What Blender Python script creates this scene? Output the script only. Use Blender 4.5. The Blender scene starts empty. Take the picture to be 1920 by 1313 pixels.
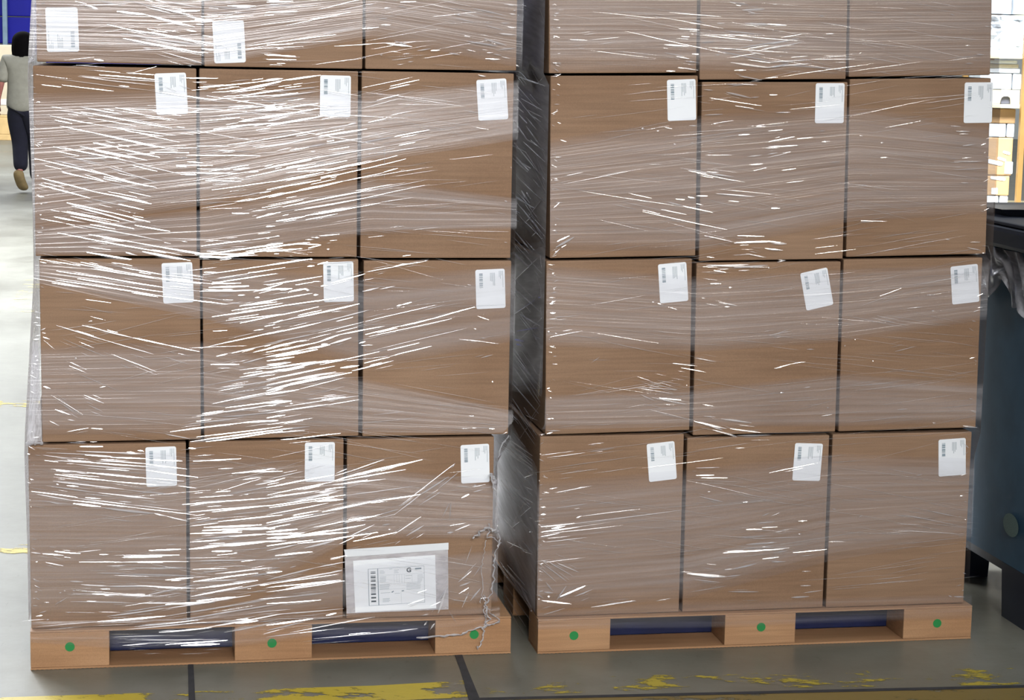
import bpy, bmesh, math, random
import numpy as np
from mathutils import Matrix, Vector
random.seed(7); rng = np.random.default_rng(7)
SC = bpy.context.scene
C = SC.collection

# ------------------------------------------------------------------ camera
F, PITCH, ROLL, CAMH = 3800.0, 0.1462, 0.0200, 1.5418
CX, CY = 960.0, 656.5
cp, sp, cr, sr = math.cos(PITCH), math.sin(PITCH), math.cos(ROLL), math.sin(ROLL)
r0, d0, fw = Vector((1, 0, 0)), Vector((0, -sp, -cp)), Vector((0, cp, -sp))
RT = cr * r0 - sr * d0
DN = sr * r0 + cr * d0
CAM = Vector((0, 0, CAMH))
cam = bpy.data.cameras.new('camera')
cam.sensor_fit = 'HORIZONTAL'; cam.sensor_width = 36.0; cam.lens = F / 1920.0 * 36.0
cam.clip_start = 0.05; cam.clip_end = 200
camo = bpy.data.objects.new('camera', cam); C.objects.link(camo)
camo.matrix_world = Matrix(((RT.x, -DN.x, -fw.x, 0), (RT.y, -DN.y, -fw.y, 0), (RT.z, -DN.z, -fw.z, CAMH), (0, 0, 0, 1)))
SC.camera = camo

# ------------------------------------------------------------------ light
SC.view_settings.view_transform = 'Standard'
SC.view_settings.look = 'None'
SC.view_settings.gamma = 1.0
SC.view_settings.use_curve_mapping = False
SC.view_settings.exposure = 0.16
SC.cycles.max_bounces = 5; SC.cycles.diffuse_bounces = 2; SC.cycles.glossy_bounces = 2; SC.cycles.transmission_bounces = 3
SC.cycles.transparent_max_bounces = 12; SC.cycles.adaptive_threshold = 0.04; SC.cycles.adaptive_min_samples = 24; SC.cycles.caustics_reflective = False; SC.cycles.caustics_refractive = False
w = bpy.data.worlds.new('warehouse_air'); SC.world = w; w.use_nodes = True
w.node_tree.nodes['Background'].inputs[0].default_value = (0.86, 0.93, 1.0, 1)
w.node_tree.nodes['Background'].inputs[1].default_value = 0.30

def area(name, loc, target, sx, sy, power, col=(1, 1, 1)):
    l = bpy.data.lights.new(name, 'AREA'); l.shape = 'RECTANGLE'; l.size = sx; l.size_y = sy
    l.energy = power; l.color = col
    o = bpy.data.objects.new(name, l); C.objects.link(o); o.location = loc
    o.rotation_euler = (Vector(target) - Vector(loc)).to_track_quat('-Z', 'Y').to_euler()
    return o
# unseen lights behind the camera, beams narrowed to dim the right, ceiling fittings over the aisle
area('unseen_front_light', (1.3, -7.0, 5.0), (-1.0, 5.0, 0.9), 3.6, 1.2, 52, (1.0, 0.985, 0.96)).data.spread = math.radians(36)
area('added_highlight_light', (7.0, -7.0, 5.0), (1.0, 5.2, 0.9), 1.5, 0.9, 11, (1.0, 0.93, 0.82)).data.spread = math.radians(36)  # added to bring out crease highlights on the right stack
area('ceiling_fitting_light', (0.3, 1.6, 7.2), (0.3, 2.2, 0), 6.0, 0.5, 60, (1.0, 0.97, 0.93))
# daylight: loading bay doors at the far left, then added fills for far floor and rack
area('loading_bay_daylight', (-8.5, 15.5, 5.0), (-2.2, 4.5, 0.0), 6.0, 5.0, 2900, (0.93, 0.97, 1.0))
area('far_floor_fill', (-7.0, 26.0, 6.5), (-5.5, 27.0, 0.0), 5.0, 9.0, 1500, (0.93, 0.97, 1.0))  # unseen fill added to brighten the distant floor
area('rack_fill', (3.2, 10.5, 6.5), (4.4, 15.0, 1.8), 3.0, 3.0, 2300, (0.95, 0.98, 1.0))  # unseen fill added so the far rack burns out bright

# ------------------------------------------------------------------ projection helpers
def ray(px, py):
    return (fw * F + RT * (px - CX) + DN * (py - CY)).normalized()
def on_plane(px, py, p0, n):
    d = ray(px, py); t = (Vector(p0) - CAM).dot(n) / d.dot(n)
    return CAM + d * t
def on_floor(px, py, z=0.0):
    return on_plane(px, py, (0, 0, z), Vector((0, 0, 1)))
def at_depth(px, py, y):
    return on_plane(px, py, (0, y, 0), Vector((0, 1, 0)))

class Stack:
    def __init__(s, x, y, yaw):
        s.o = Vector((x, y, 0)); s.yaw = yaw
        s.e = Vector((math.cos(yaw), math.sin(yaw), 0)); s.q = Vector((-math.sin(yaw), math.cos(yaw), 0))
    def uv(s, px, py, q=0.0):                      # pixel -> (along, height) on the stack's front plane
        P = on_plane(px, py, s.o + s.q * q, s.q)
        return Vector(((P - s.o).dot(s.e), P.z))
    def side(s, px, py, a):                        # pixel -> (depth, height) on the side plane at a
        P = on_plane(px, py, s.o + s.e * a, s.e)
        return Vector(((P - s.o).dot(s.q), P.z))
    def P(s, a, q, z): return s.o + s.e * a + s.q * q + Vector((0, 0, z))
    def M(s, a, q, z, roll=0.0):
        return Matrix.Translation(s.P(a, q, z)) @ Matrix.Rotation(s.yaw, 4, 'Z') @ Matrix.Rotation(-roll, 4, 'Y')
SL = Stack(-1.1737, 4.8729, 0.1857)
SR = Stack(0.0780, 5.0943, 0.1857)

# ------------------------------------------------------------------ object helpers
def empty(name, M=None, loc=None):
    o = bpy.data.objects.new(name, None); C.objects.link(o); o.empty_display_size = 0.1
    if M is not None: o.matrix_world = M
    if loc is not None: o.location = loc
    return o
def tag(o, label=None, cat=None, group=None, kind=None):
    if label: o['label'] = label
    if cat: o['category'] = cat
    if group: o['group'] = group
    if kind: o['kind'] = kind
    return o
def link(name, me, mat=None, parent=None, M=None, smooth=False):
    if mat is not None: me.materials.append(mat)
    if smooth: me.shade_smooth()
    o = bpy.data.objects.new(name, me); C.objects.link(o)
    if parent is not None: o.parent = parent
    if M is not None: o.matrix_local = M
    return o
def from_bm(name, bm, mat=None, parent=None, M=None, smooth=False):
    me = bpy.data.meshes.new(name); bm.normal_update(); bm.to_mesh(me); bm.free()
    return link(name, me, mat, parent, M, smooth)
def from_py(name, v, f, mat=None, parent=None, M=None, smooth=False):
    me = bpy.data.meshes.new(name); me.from_pydata([tuple(a) for a in v], [], f); me.update()
    return link(name, me, mat, parent, M, smooth)
def bm_box(bm, x0, x1, y0, y1, z0, z1, bev=0.0, seg=2):
    m = bmesh.new(); bmesh.ops.create_cube(m, size=1.0)
    for v in m.verts:
        v.co = Vector((x0 + (v.co.x + .5) * (x1 - x0), y0 + (v.co.y + .5) * (y1 - y0), z0 + (v.co.z + .5) * (z1 - z0)))
    if bev > 0: bmesh.ops.bevel(m, geom=m.edges[:], offset=bev, segments=seg, affect='EDGES', profile=0.6)
    t = bpy.data.meshes.new('t'); m.to_mesh(t); m.free(); bm.from_mesh(t); bpy.data.meshes.remove(t)
def box(name, x0, x1, y0, y1, z0, z1, mat, parent=None, M=None, bev=0.004):
    bm = bmesh.new(); bm_box(bm, x0, x1, y0, y1, z0, z1, bev); return from_bm(name, bm, mat, parent, M)
def round_rect(w, h, r, n=4):
    pts = []
    for cx, cy, a0 in ((w/2-r, h/2-r, 0), (-w/2+r, h/2-r, 90), (-w/2+r, -h/2+r, 180), (w/2-r, -h/2+r, 270)):
        for k in range(n + 1):
            a = math.radians(a0 + 90 * k / n); pts.append((cx + r * math.cos(a), cy + r * math.sin(a)))
    return pts
def slab_xz(name, pts, y0, y1, mat, parent=None, M=None):           # outline in x,z extruded from y0 (front) to y1
    n = len(pts); v = [(x, y0, z) for x, z in pts] + [(x, y1, z) for x, z in pts]
    f = [tuple(range(n)), tuple(range(2*n-1, n-1, -1))] + [(i, i + n, (i+1) % n + n, (i+1) % n) for i in range(n)]
    return from_py(name, v, f, mat, parent, M)
def tube_mesh(path, radii, n=6):
    v, f = [], []; path = [Vector(p) for p in path]
    for i, p in enumerate(path):
        t = (path[min(i+1, len(path)-1)] - path[max(i-1, 0)]).normalized()
        a = t.cross(Vector((0.31, 0.93, 0.2))).normalized(); b = t.cross(a)
        r = radii[i] if hasattr(radii, '__len__') else radii
        for k in range(n):
            an = 2 * math.pi * k / n; v.append(p + (a * math.cos(an) + b * math.sin(an)) * r)
    for i in range(len(path) - 1):
        for k in range(n): f.append((i*n+k, i*n+(k+1) % n, (i+1)*n+(k+1) % n, (i+1)*n+k))
    f += [tuple(range(n-1, -1, -1)), tuple(range((len(path)-1)*n, len(path)*n))]
    return v, f

# ------------------------------------------------------------------ materials
def new_mat(name):
    m = bpy.data.materials.new(name); m.use_nodes = True
    nt = m.node_tree; return m, nt, nt.nodes, nt.links, nt.nodes['Principled BSDF']
def lin(r, g, b):
    f = lambda c: (c/255/12.92) if c/255 <= 0.04045 else ((c/255+0.055)/1.055) ** 2.4
    return (f(r), f(g), f(b), 1)
def noise(nd, lk, coord, scale, detail=4, rough=0.55, mscale=(1, 1, 1), rot=(0, 0, 0)):
    mp = nd.new('ShaderNodeMapping'); mp.inputs['Scale'].default_value = mscale; mp.inputs['Rotation'].default_value = rot
    lk.new(coord, mp.inputs[0])
    n = nd.new('ShaderNodeTexNoise'); n.inputs['Scale'].default_value = scale
    n.inputs['Detail'].default_value = detail; n.inputs['Roughness'].default_value = rough
    lk.new(mp.outputs[0], n.inputs['Vector']); return n.outputs['Fac']
def ramp(nd, lk, fac, stops):
    r = nd.new('ShaderNodeValToRGB'); lk.new(fac, r.inputs[0])
    e = r.color_ramp.elements
    while len(e) < len(stops): e.new(0.5)
    for el, (p, c) in zip(e, stops): el.position = p; el.color = c
    return r.outputs[0]
def mix(nd, lk, fac, a, b, mode='MIX'):
    m = nd.new('ShaderNodeMix'); m.data_type = 'RGBA'; m.blend_type = mode
    for s, x in ((m.inputs[0], fac), (m.inputs[6], a), (m.inputs[7], b)):
        if hasattr(x, 'is_linked') or hasattr(x, 'links'): lk.new(x, s)
        else: s.default_value = x
    return m.outputs[2]
def bump(nd, lk, h, strength, dist, bs=None):
    b = nd.new('ShaderNodeBump'); b.inputs['Strength'].default_value = strength; b.inputs['Distance'].default_value = dist
    lk.new(h, b.inputs['Height']); 
    if bs is not None: lk.new(b.outputs[0], bs.inputs['Normal'])
    return b.outputs[0]
def plain(name, col, rough=0.6, metal=0.0, var=0.12, scale=8.0):
    m, nt, nd, lk, bs = new_mat(name)
    tc = nd.new('ShaderNodeTexCoord')
    n = noise(nd, lk, tc.outputs['Object'], scale, 5)
    c2 = tuple(min(1, c * (1 + var)) for c in col[:3]) + (1,); c1 = tuple(c * (1 - var) for c in col[:3]) + (1,)
    lk.new(ramp(nd, lk, n, [(0.3, c1), (0.7, c2)]), bs.inputs['Base Color'])
    bs.inputs['Roughness'].default_value = rough; bs.inputs['Metallic'].default_value = metal
    return m
def cardboard(name, base, dark):
    m, nt, nd, lk, bs = new_mat(name)
    tc = nd.new('ShaderNodeTexCoord'); oi = nd.new('ShaderNodeObjectInfo')
    ad = nd.new('ShaderNodeVectorMath'); ad.operation = 'ADD'
    sc = nd.new('ShaderNodeVectorMath'); sc.operation = 'SCALE'; sc.inputs['Scale'].default_value = 13.0
    cmb = nd.new('ShaderNodeCombineXYZ')
    for k in range(3): lk.new(oi.outputs['Random'], cmb.inputs[k])
    lk.new(cmb.outputs[0], sc.inputs[0]); lk.new(tc.outputs['Object'], ad.inputs[0]); lk.new(sc.outputs[0], ad.inputs[1])
    v = ad.outputs[0]
    big = noise(nd, lk, v, 3.2, 2, 0.5, (1, 1, 1.6))
    flute = noise(nd, lk, v, 40, 2, 0.6, (0.12, 1, 3.0))       # faint horizontal washboard
    fib = noise(nd, lk, v, 420, 1, 0.7)
    c = ramp(nd, lk, big, [(0.28, dark), (0.72, base)])
    c = mix(nd, lk, 0.35, c, ramp(nd, lk, flute, [(0.3, (0.36, 0.36, 0.36, 1)), (0.7, (0.64, 0.64, 0.64, 1))]), 'OVERLAY')
    c = mix(nd, lk, 0.18, c, ramp(nd, lk, fib, [(0.3, (0.3, 0.3, 0.3, 1)), (0.7, (0.7, 0.7, 0.7, 1))]), 'OVERLAY')
    lk.new(c, bs.inputs['Base Color']); bs.inputs['Roughness'].default_value = 0.75
    bs.inputs['Specular IOR Level'].default_value = 0.25
    bump(nd, lk, flute, 0.25, 0.002, bs)
    return m
M_CARD = cardboard('kraft_cardboard', lin(143, 116, 94), lin(130, 102, 80))
M_PALLET = cardboard('pallet_cardboard', lin(172, 134, 100), lin(156, 117, 84))
M_LABEL = plain('label_paper', lin(232, 236, 242), 0.5, 0, 0.015)
M_PRINT = plain('printed_ink', lin(112, 132, 146), 0.7, 0, 0.1)
M_PRINT_PALE = plain('printed_ink_pale', lin(176, 186, 194), 0.7, 0, 0.05)
M_PRINT_DARK = plain('printed_ink_dark', lin(45, 62, 75), 0.7, 0, 0.05)
M_NAVY_SHADE = plain('navy_shade', lin(12, 24, 66), 0.4, 0, 0.2, 12)
M_GREEN = plain('green_sticker', lin(22, 128, 62), 0.55, 0, 0.08)

def film_mat(name, base_fac, edge_fac, rough, haze, bump_s, bump_scale=(1.3, 85, 1), tint=(0.93, 0.93, 0.96, 1), fade=False, backlit=False):
    m, nt, nd, lk, bs = new_mat(name); nd.remove(bs)
    out = nd['Material Output']
    uv = nd.new('ShaderNodeUVMap')
    n1 = noise(nd, lk, uv.outputs[0], 1.0, 2, 0.65, bump_scale)
    n2 = noise(nd, lk, uv.outputs[0], 1.0, 1.5, 0.6, (bump_scale[0] * 0.9, bump_scale[1] * 0.3, 1))
    add = nd.new('ShaderNodeMath'); add.operation = 'ADD'; lk.new(n1, add.inputs[0]); lk.new(n2, add.inputs[1])
    bo = bump(nd, lk, add.outputs[0], bump_s, 0.004)
    gl = nd.new('ShaderNodeBsdfGlossy'); gl.inputs['Roughness'].default_value = rough; gl.inputs['Color'].default_value = tint
    lk.new(bo, gl.inputs['Normal'])
    tr = nd.new('ShaderNodeBsdfTransparent'); tr.inputs[0].default_value = (0.97, 0.97, 0.98, 1)
    di = nd.new('ShaderNodeBsdfDiffuse'); di.inputs[0].default_value = (0.85, 0.83, 0.88, 1)
    if backlit:
        df = nd.new('ShaderNodeBsdfTranslucent'); df.inputs[0].default_value = (0.95, 0.95, 0.97, 1)
        hz = nd.new('ShaderNodeMixShader'); hz.inputs[0].default_value = 0.4
        lk.new(df.outputs[0], hz.inputs[1]); lk.new(di.outputs[0], hz.inputs[2])
    else: hz = di
    lw = nd.new('ShaderNodeFresnel'); lw.inputs['IOR'].default_value = 1.5
    mr = nd.new('ShaderNodeMapRange'); mr.inputs['From Min'].default_value = 0.04; mr.inputs['From Max'].default_value = 0.6
    mr.inputs['To Min'].default_value = base_fac; mr.inputs['To Max'].default_value = edge_fac
    lk.new(lw.outputs[0], mr.inputs['Value'])
    # uneven overlap of the layers: the haze comes and goes along the winding
    hr = nd.new('ShaderNodeMapRange'); hr.inputs['From Min'].default_value = 0.75; hr.inputs['From Max'].default_value = 1.28
    hr.inputs['To Min'].default_value = haze * 0.5; hr.inputs['To Max'].default_value = haze * 1.5
    lk.new(add.outputs[0], hr.inputs['Value'])
    if fade:
        at = nd.new('ShaderNodeAttribute'); at.attribute_name = 'edge'
        def times(s_):
            k = nd.new('ShaderNodeMath'); k.operation = 'MULTIPLY'; lk.new(s_, k.inputs[0]); lk.new(at.outputs['Fac'], k.inputs[1]); return k.outputs[0]
        hzo, glo = times(hr.outputs[0]), times(mr.outputs[0])
    else: hzo, glo = hr.outputs[0], mr.outputs[0]
    m1 = nd.new('ShaderNodeMixShader'); lk.new(hzo, m1.inputs[0]); lk.new(tr.outputs[0], m1.inputs[1]); lk.new(hz.outputs[0], m1.inputs[2])
    m2 = nd.new('ShaderNodeMixShader'); lk.new(glo, m2.inputs[0]); lk.new(m1.outputs[0], m2.inputs[1]); lk.new(gl.outputs[0], m2.inputs[2])
    lk.new(m2.outputs[0], out.inputs[0])
    return m
M_FILM = film_mat('stretch_film', 0.045, 0.5, 0.26, 0.115, 0.30, (1.2, 190, 1), fade=True)
M_SKIRT = film_mat('single_film_layer', 0.04, 0.4, 0.22, 0.045, 0.25, (1.2, 190, 1), fade=True)
M_FILM_SIDE = film_mat('stretch_film_layers', 0.16, 0.35, 0.3, 0.42, 0.45, (5, 60, 1), fade=True)
def crease_mat():
    m, nt, nd, lk, bs = new_mat('stretch_film_crease'); nd.remove(bs); out = nd['Material Output']
    gl = nd.new('ShaderNodeBsdfGlossy'); gl.inputs['Roughness'].default_value = 0.20; gl.inputs['Color'].default_value = (0.93, 0.93, 0.96, 1)
    tr = nd.new('ShaderNodeBsdfTransparent'); tr.inputs[0].default_value = (0.97, 0.97, 0.98, 1)
    di = nd.new('ShaderNodeBsdfDiffuse'); di.inputs[0].default_value = (0.85, 0.83, 0.88, 1)
    m1 = nd.new('ShaderNodeMixShader'); m1.inputs[0].default_value = 0.15
    lk.new(tr.outputs[0], m1.inputs[1]); lk.new(di.outputs[0], m1.inputs[2])
    fr = nd.new('ShaderNodeFresnel'); fr.inputs['IOR'].default_value = 1.5
    mr = nd.new('ShaderNodeMapRange'); mr.inputs['From Min'].default_value = 0.04; mr.inputs['From Max'].default_value = 0.6
    mr.inputs['To Min'].default_value = 0.30; mr.inputs['To Max'].default_value = 0.7; lk.new(fr.outputs[0], mr.inputs['Value'])
    m2 = nd.new('ShaderNodeMixShader'); lk.new(mr.outputs[0], m2.inputs[0]); lk.new(m1.outputs[0], m2.inputs[1]); lk.new(gl.outputs[0], m2.inputs[2])
    lk.new(m2.outputs[0], out.inputs[0]); return m
M_CREASE = crease_mat()
M_FILM_THICK = film_mat('stretch_film_bunched', 0.20, 0.5, 0.25, 0.68, 0.4, (6, 30, 1), backlit=True)
M_DRAPE = film_mat('crumpled_film', 0.3, 0.5, 0.25, 0.9, 0.4, (6, 30, 1), backlit=True)
M_POUCH = film_mat('pouch_plastic', 0.10, 0.5, 0.25, 0.42, 0.1, (3, 8, 1))

# ------------------------------------------------------------------ floor and building
def floor_mat():
    m, nt, nd, lk, bs = new_mat('polished_concrete')
    g = nd.new('ShaderNodeNewGeometry')
    n1 = noise(nd, lk, g.outputs['Position'], 1.1, 6, 0.62, (1, 0.55, 1))
    n2 = noise(nd, lk, g.outputs['Position'], 9, 6, 0.7)
    n3 = noise(nd, lk, g.outputs['Position'], 45, 3, 0.6, (1, 0.3, 1))
    c = ramp(nd, lk, n1, [(0.3, lin(100, 97, 86)), (0.55, lin(116, 114, 103)), (0.75, lin(132, 131, 122))])
    c = mix(nd, lk, 0.35, c, ramp(nd, lk, n2, [(0.32, (0.33, 0.32, 0.3, 1)), (0.68, (0.62, 0.62, 0.62, 1))]), 'OVERLAY')
    sc = ramp(nd, lk, n3, [(0.66, (0, 0, 0, 1)), (0.72, (1, 1, 1, 1))])
    c = mix(nd, lk, mix(nd, lk, 0.75, sc, (0, 0, 0, 1)), c, lin(70, 66, 60))
    lk.new(c, bs.inputs['Base Color'])
    lk.new(ramp(nd, lk, n1, [(0.3, (0.3, 0.3, 0.3, 1)), (0.7, (0.5, 0.5, 0.5, 1))]), bs.inputs['Roughness'])
    bump(nd, lk, n2, 0.08, 0.01, bs)
    return m
from_py('floor', [(-16, -3, 0), (16, -3, 0), (16, 44, 0), (-16, 44, 0)], [(0, 1, 2, 3)], floor_mat()).update_tag()
tag(bpy.data.objects['floor'], 'grey polished concrete warehouse floor', None, None, 'structure')

def paint_mat(name, col, wear, worn_scale=14.0):
    m, nt, nd, lk, bs = new_mat(name); out = nd['Material Output']
    g = nd.new('ShaderNodeNewGeometry')
    n = noise(nd, lk, g.outputs['Position'], worn_scale, 8, 0.72, (0.45, 1, 1), (0, 0, 0.18))
    n2 = noise(nd, lk, g.outputs['Position'], 2.2, 3, 0.5)
    ad = nd.new('ShaderNodeMath'); ad.operation = 'MULTIPLY_ADD'; ad.inputs[1].default_value = 0.55
    lk.new(n2, ad.inputs[0]); lk.new(n, ad.inputs[2])
    msk = ramp(nd, lk, ad.outputs[0], [(wear, (1, 1, 1, 1)), (wear + 0.035, (0, 0, 0, 1))])
    c = mix(nd, lk, n, col, tuple(x * 0.6 for x in col[:3]) + (1,))
    lk.new(c, bs.inputs['Base Color']); bs.inputs['Roughness'].default_value = 0.5
    tr = nd.new('ShaderNodeBsdfTransparent'); mx = nd.new('ShaderNodeMixShader')
    lk.new(msk, mx.inputs[0]); lk.new(tr.outputs[0], mx.inputs[1]); lk.new(bs.outputs[0], mx.inputs[2]); lk.new(mx.outputs[0], out.inputs[0])
    return m
M_YEL = paint_mat('worn_yellow_paint', lin(214, 190, 52), 0.77)
M_YEL_WORN = paint_mat('very_worn_yellow_paint', lin(196, 176, 60), 0.66, 18)
M_YEL_PALE = paint_mat('faded_yellow_paint', lin(232, 220, 140), 0.66, 9)
M_JOINT = plain('floor_joint_filler', lin(48, 48, 52), 0.8, 0, 0.3, 30)
def floor_strip(name, pix, mat, z, label):
    v = [on_floor(x, y, z) for x, y in pix]
    o = from_py(name, v, [tuple(range(len(v)))[::-1]], mat); tag(o, label, None, None, 'structure'); return o
floor_strip('floor_marking', [(-60, 1310), (700, 1286), (880, 1276), (880, 1308), (-60, 1346)], M_YEL, 0.0012, 'worn yellow floor line before the left pallet')
floor_strip('floor_marking', [(880, 1277), (1300, 1264), (2000, 1250), (2000, 1283), (1300, 1292), (880, 1306)], M_YEL_WORN, 0.0012, 'very worn yellow floor line before the right pallet')
floor_strip('floor_marking', [(880, 1312), (2000, 1288), (2000, 1340), (880, 1345)], paint_mat('scuffed_brown_paint', lin(140, 118, 58), 0.82), 0.0010, 'scuffed brownish yellow strip along the floor seam')
floor_strip('floor_joint', [(880, 1309), (2000, 1283), (2000, 1288), (880, 1314)], M_JOINT, 0.0016, 'thin dark seam beside the worn yellow line')
floor_strip('floor_joint', [(848, 1216), (862, 1216), (878, 1258), (908, 1330), (884, 1330), (864, 1258)], M_JOINT, 0.0020, 'dark slanting floor joint running from under the left pallet')
floor_strip('floor_joint', [(352, 1230), (362, 1230), (367, 1330), (354, 1330)], M_JOINT, 0.0020, 'dark straight floor joint under the left pallet')
floor_strip('floor_marking', [(-200, 1021), (140, 1021), (140, 1038), (-200, 1038)], M_YEL, 0.0012, 'bright yellow floor line nearest behind the left stack')
floor_strip('floor_marking', [(-300, 751), (140, 751), (140, 763), (-300, 763)], M_YEL, 0.0012, 'thin yellow floor line further back on the left')
floor_strip('floor_marking', [(10, 585), (50, 520), (78, 520), (64, 585)], M_YEL_PALE, 0.0012, 'faded yellow floor patch in the far aisle')

M_WALL = plain('pale_wall_panel', lin(196, 198, 196), 0.7, 0, 0.04)
o = from_py('wall_back', [(-16, 41, 0), (16, 41, 0), (16, 41, 9), (-16, 41, 9)], [(0, 1, 2, 3)], M_WALL); tag(o, 'pale back wall of the warehouse', None, None, 'structure')

# ------------------------------------------------------------------ cartons
LBL_PRINT = {}
def make_label(parent, Mloc, wd, ht, flip, name='shipping_label'):
    lab = slab_xz(name, round_rect(wd, ht, 0.005), 0.0, 0.0006, M_LABEL, parent, Mloc)
    lab['label'] = 'white printed shipping label with a barcode'
    bm = bmesh.new(); bmp = bmesh.new()
    r = random.Random(int((wd * 1e6) % 9973))
    sg = -1 if flip else 1
    def q(b, u0, u1, v0, v1):                                       # u 0..1 from left, v 0..1 from top
        x0, x1 = sg * (u0 - .5) * wd, sg * (u1 - .5) * wd; z0, z1 = sg * (.5 - v1) * ht, sg * (.5 - v0) * ht
        x0, x1 = min(x0, x1), max(x0, x1); z0, z1 = min(z0, z1), max(z0, z1)
        vs = [b.verts.new(p) for p in ((x0, -0.0004, z0), (x1, -0.0004, z0), (x1, -0.0004, z1), (x0, -0.0004, z1))]; b.faces.new(vs)
    v = 0.10
    while v < 0.46:
        t = r.choice((0.008, 0.008, 0.016, 0.024)); q(bm, 0.125, 0.245, v, v + t); v += t + r.choice((0.007, 0.012, 0.02))
    for k in range(4):
        L = r.uniform(0.2, 0.34); q(bmp, 0.50 + 0.045 * k, 0.522 + 0.045 * k, 0.09, 0.09 + L)
    for k in range(4):
        L = (0.16, 0.2, 0.12, 0.42)[k]; q(bmp, 0.80 + 0.04 * k, 0.817 + 0.04 * k, 0.05, 0.05 + L)
    a = from_bm('barcode', bm, M_PRINT, lab); b = from_bm('printed_text', bmp, M_PRINT_PALE, lab)
    a['kind'] = 'stuff'; b['kind'] = 'stuff'
    return lab

DEPTH = 0.80
# ------------------------------------------------------------------ cardboard pallets
PQ = -0.020
def pallet(st, stn, ctl, ctr, cbl, cbr, blocks, dots):
    A, B, Cc, D = (st.uv(*p, PQ) for p in (ctl, ctr, cbl, cbr))
    x0, x1 = (A.x + Cc.x) / 2, (B.x + D.x) / 2; H = (A.y + B.y) / 2
    root = empty('cardboard_pallet', st.M(0, 0, 0))
    tag(root, f'brown corrugated cardboard pallet with green dots under the {stn} stack', 'pallet', 'cardboard pallets')
    y1 = PQ + DEPTH + 0.04
    box('top_deck', x0, x1, PQ, y1, H - 0.0045, H, M_PALLET, root, None, 0.0015)
    # bottom boards: thin sheets, the front one with a ragged cut edge
    for yb0 in (PQ - 0.001, PQ + 0.36, y1 - 0.125):
        n = 220; v = []; f = []; yb1 = yb0 + 0.125
        for i in range(n + 1):
            x = x0 + (x1 - x0) * i / n; dz = 0.0012 * (i % 2)
            v += [(x, yb0, 0.0005 + dz), (x, yb0, 0.006), (x, yb1, 0.006), (x, yb1, 0.0005)]
        for i in range(n):
            a, b = 4 * i, 4 * i + 4
            f += [(a, b, b + 1, a + 1), (a + 1, b + 1, b + 2, a + 2), (a + 2, b + 2, b + 3, a + 3), (a + 3, b + 3, b, a)]
        f += [(0, 1, 2, 3), (4 * n + 3, 4 * n + 2, 4 * n + 1, 4 * n)]
        from_py('bottom_board', v, f, M_PALLET, root)
    o = box('shade_panel', x0 + 0.004, x1 - 0.004, PQ + 0.1255, PQ + 0.1305, 0.0065, H - 0.0047, M_NAVY_SHADE, root, None, 0.001); o['label'] = 'navy sheet painting the shade inside the pallet openings'  # dark sheet put in as the shade under the deck
    for i, (pa, pb, py) in enumerate(blocks):
        a = x0 if i == 0 else st.uv(pa, py, PQ).x; b = x1 if i == 2 else st.uv(pb, py, PQ).x
        for j in range(3):
            ya = (PQ - 0.0005, PQ + 0.35, y1 - 0.15)[j]; yb = ya + (0.1245, 0.15, 0.15)[j]
            bl = box('block', a, b, ya, yb, 0.0062, H - 0.0047, M_PALLET, root, None, 0.002)
            if j == 0:
                dx, dy = dots[i]; u = st.uv(dx, dy, PQ)
                pts = [(u.x + 0.0118 * math.cos(t * math.pi / 12), u.y + 0.0118 * math.sin(t * math.pi / 12)) for t in range(24)]
                d = slab_xz('green_dot', pts, PQ - 0.0016, PQ - 0.0006, M_GREEN, bl); d['label'] = 'round green sticker'
    return x0, x1, H
pL = pallet(SL, 'left', (57, 1183), (958, 1158), (57, 1249), (958, 1222), [(57, 205, 1210), (440, 585, 1200), (816, 958, 1190)], [(131, 1213), (510, 1206), (889, 1190)])
pR = pallet(SR, 'right', (1009, 1162), (1823, 1136), (1008, 1225), (1820, 1198), [(1008, 1144, 1190), (1359, 1491, 1180), (1694, 1820, 1170)], [(1076, 1192), (1427, 1176), (1757, 1169)])
EXT = {'left': [], 'right': []}
COLN = {0: 'left', 1: 'middle', 2: 'right'}
ROWN = {0: 'topmost row in view', 1: 'second row from top', 2: 'third row from top', 3: 'bottom row'}
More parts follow.
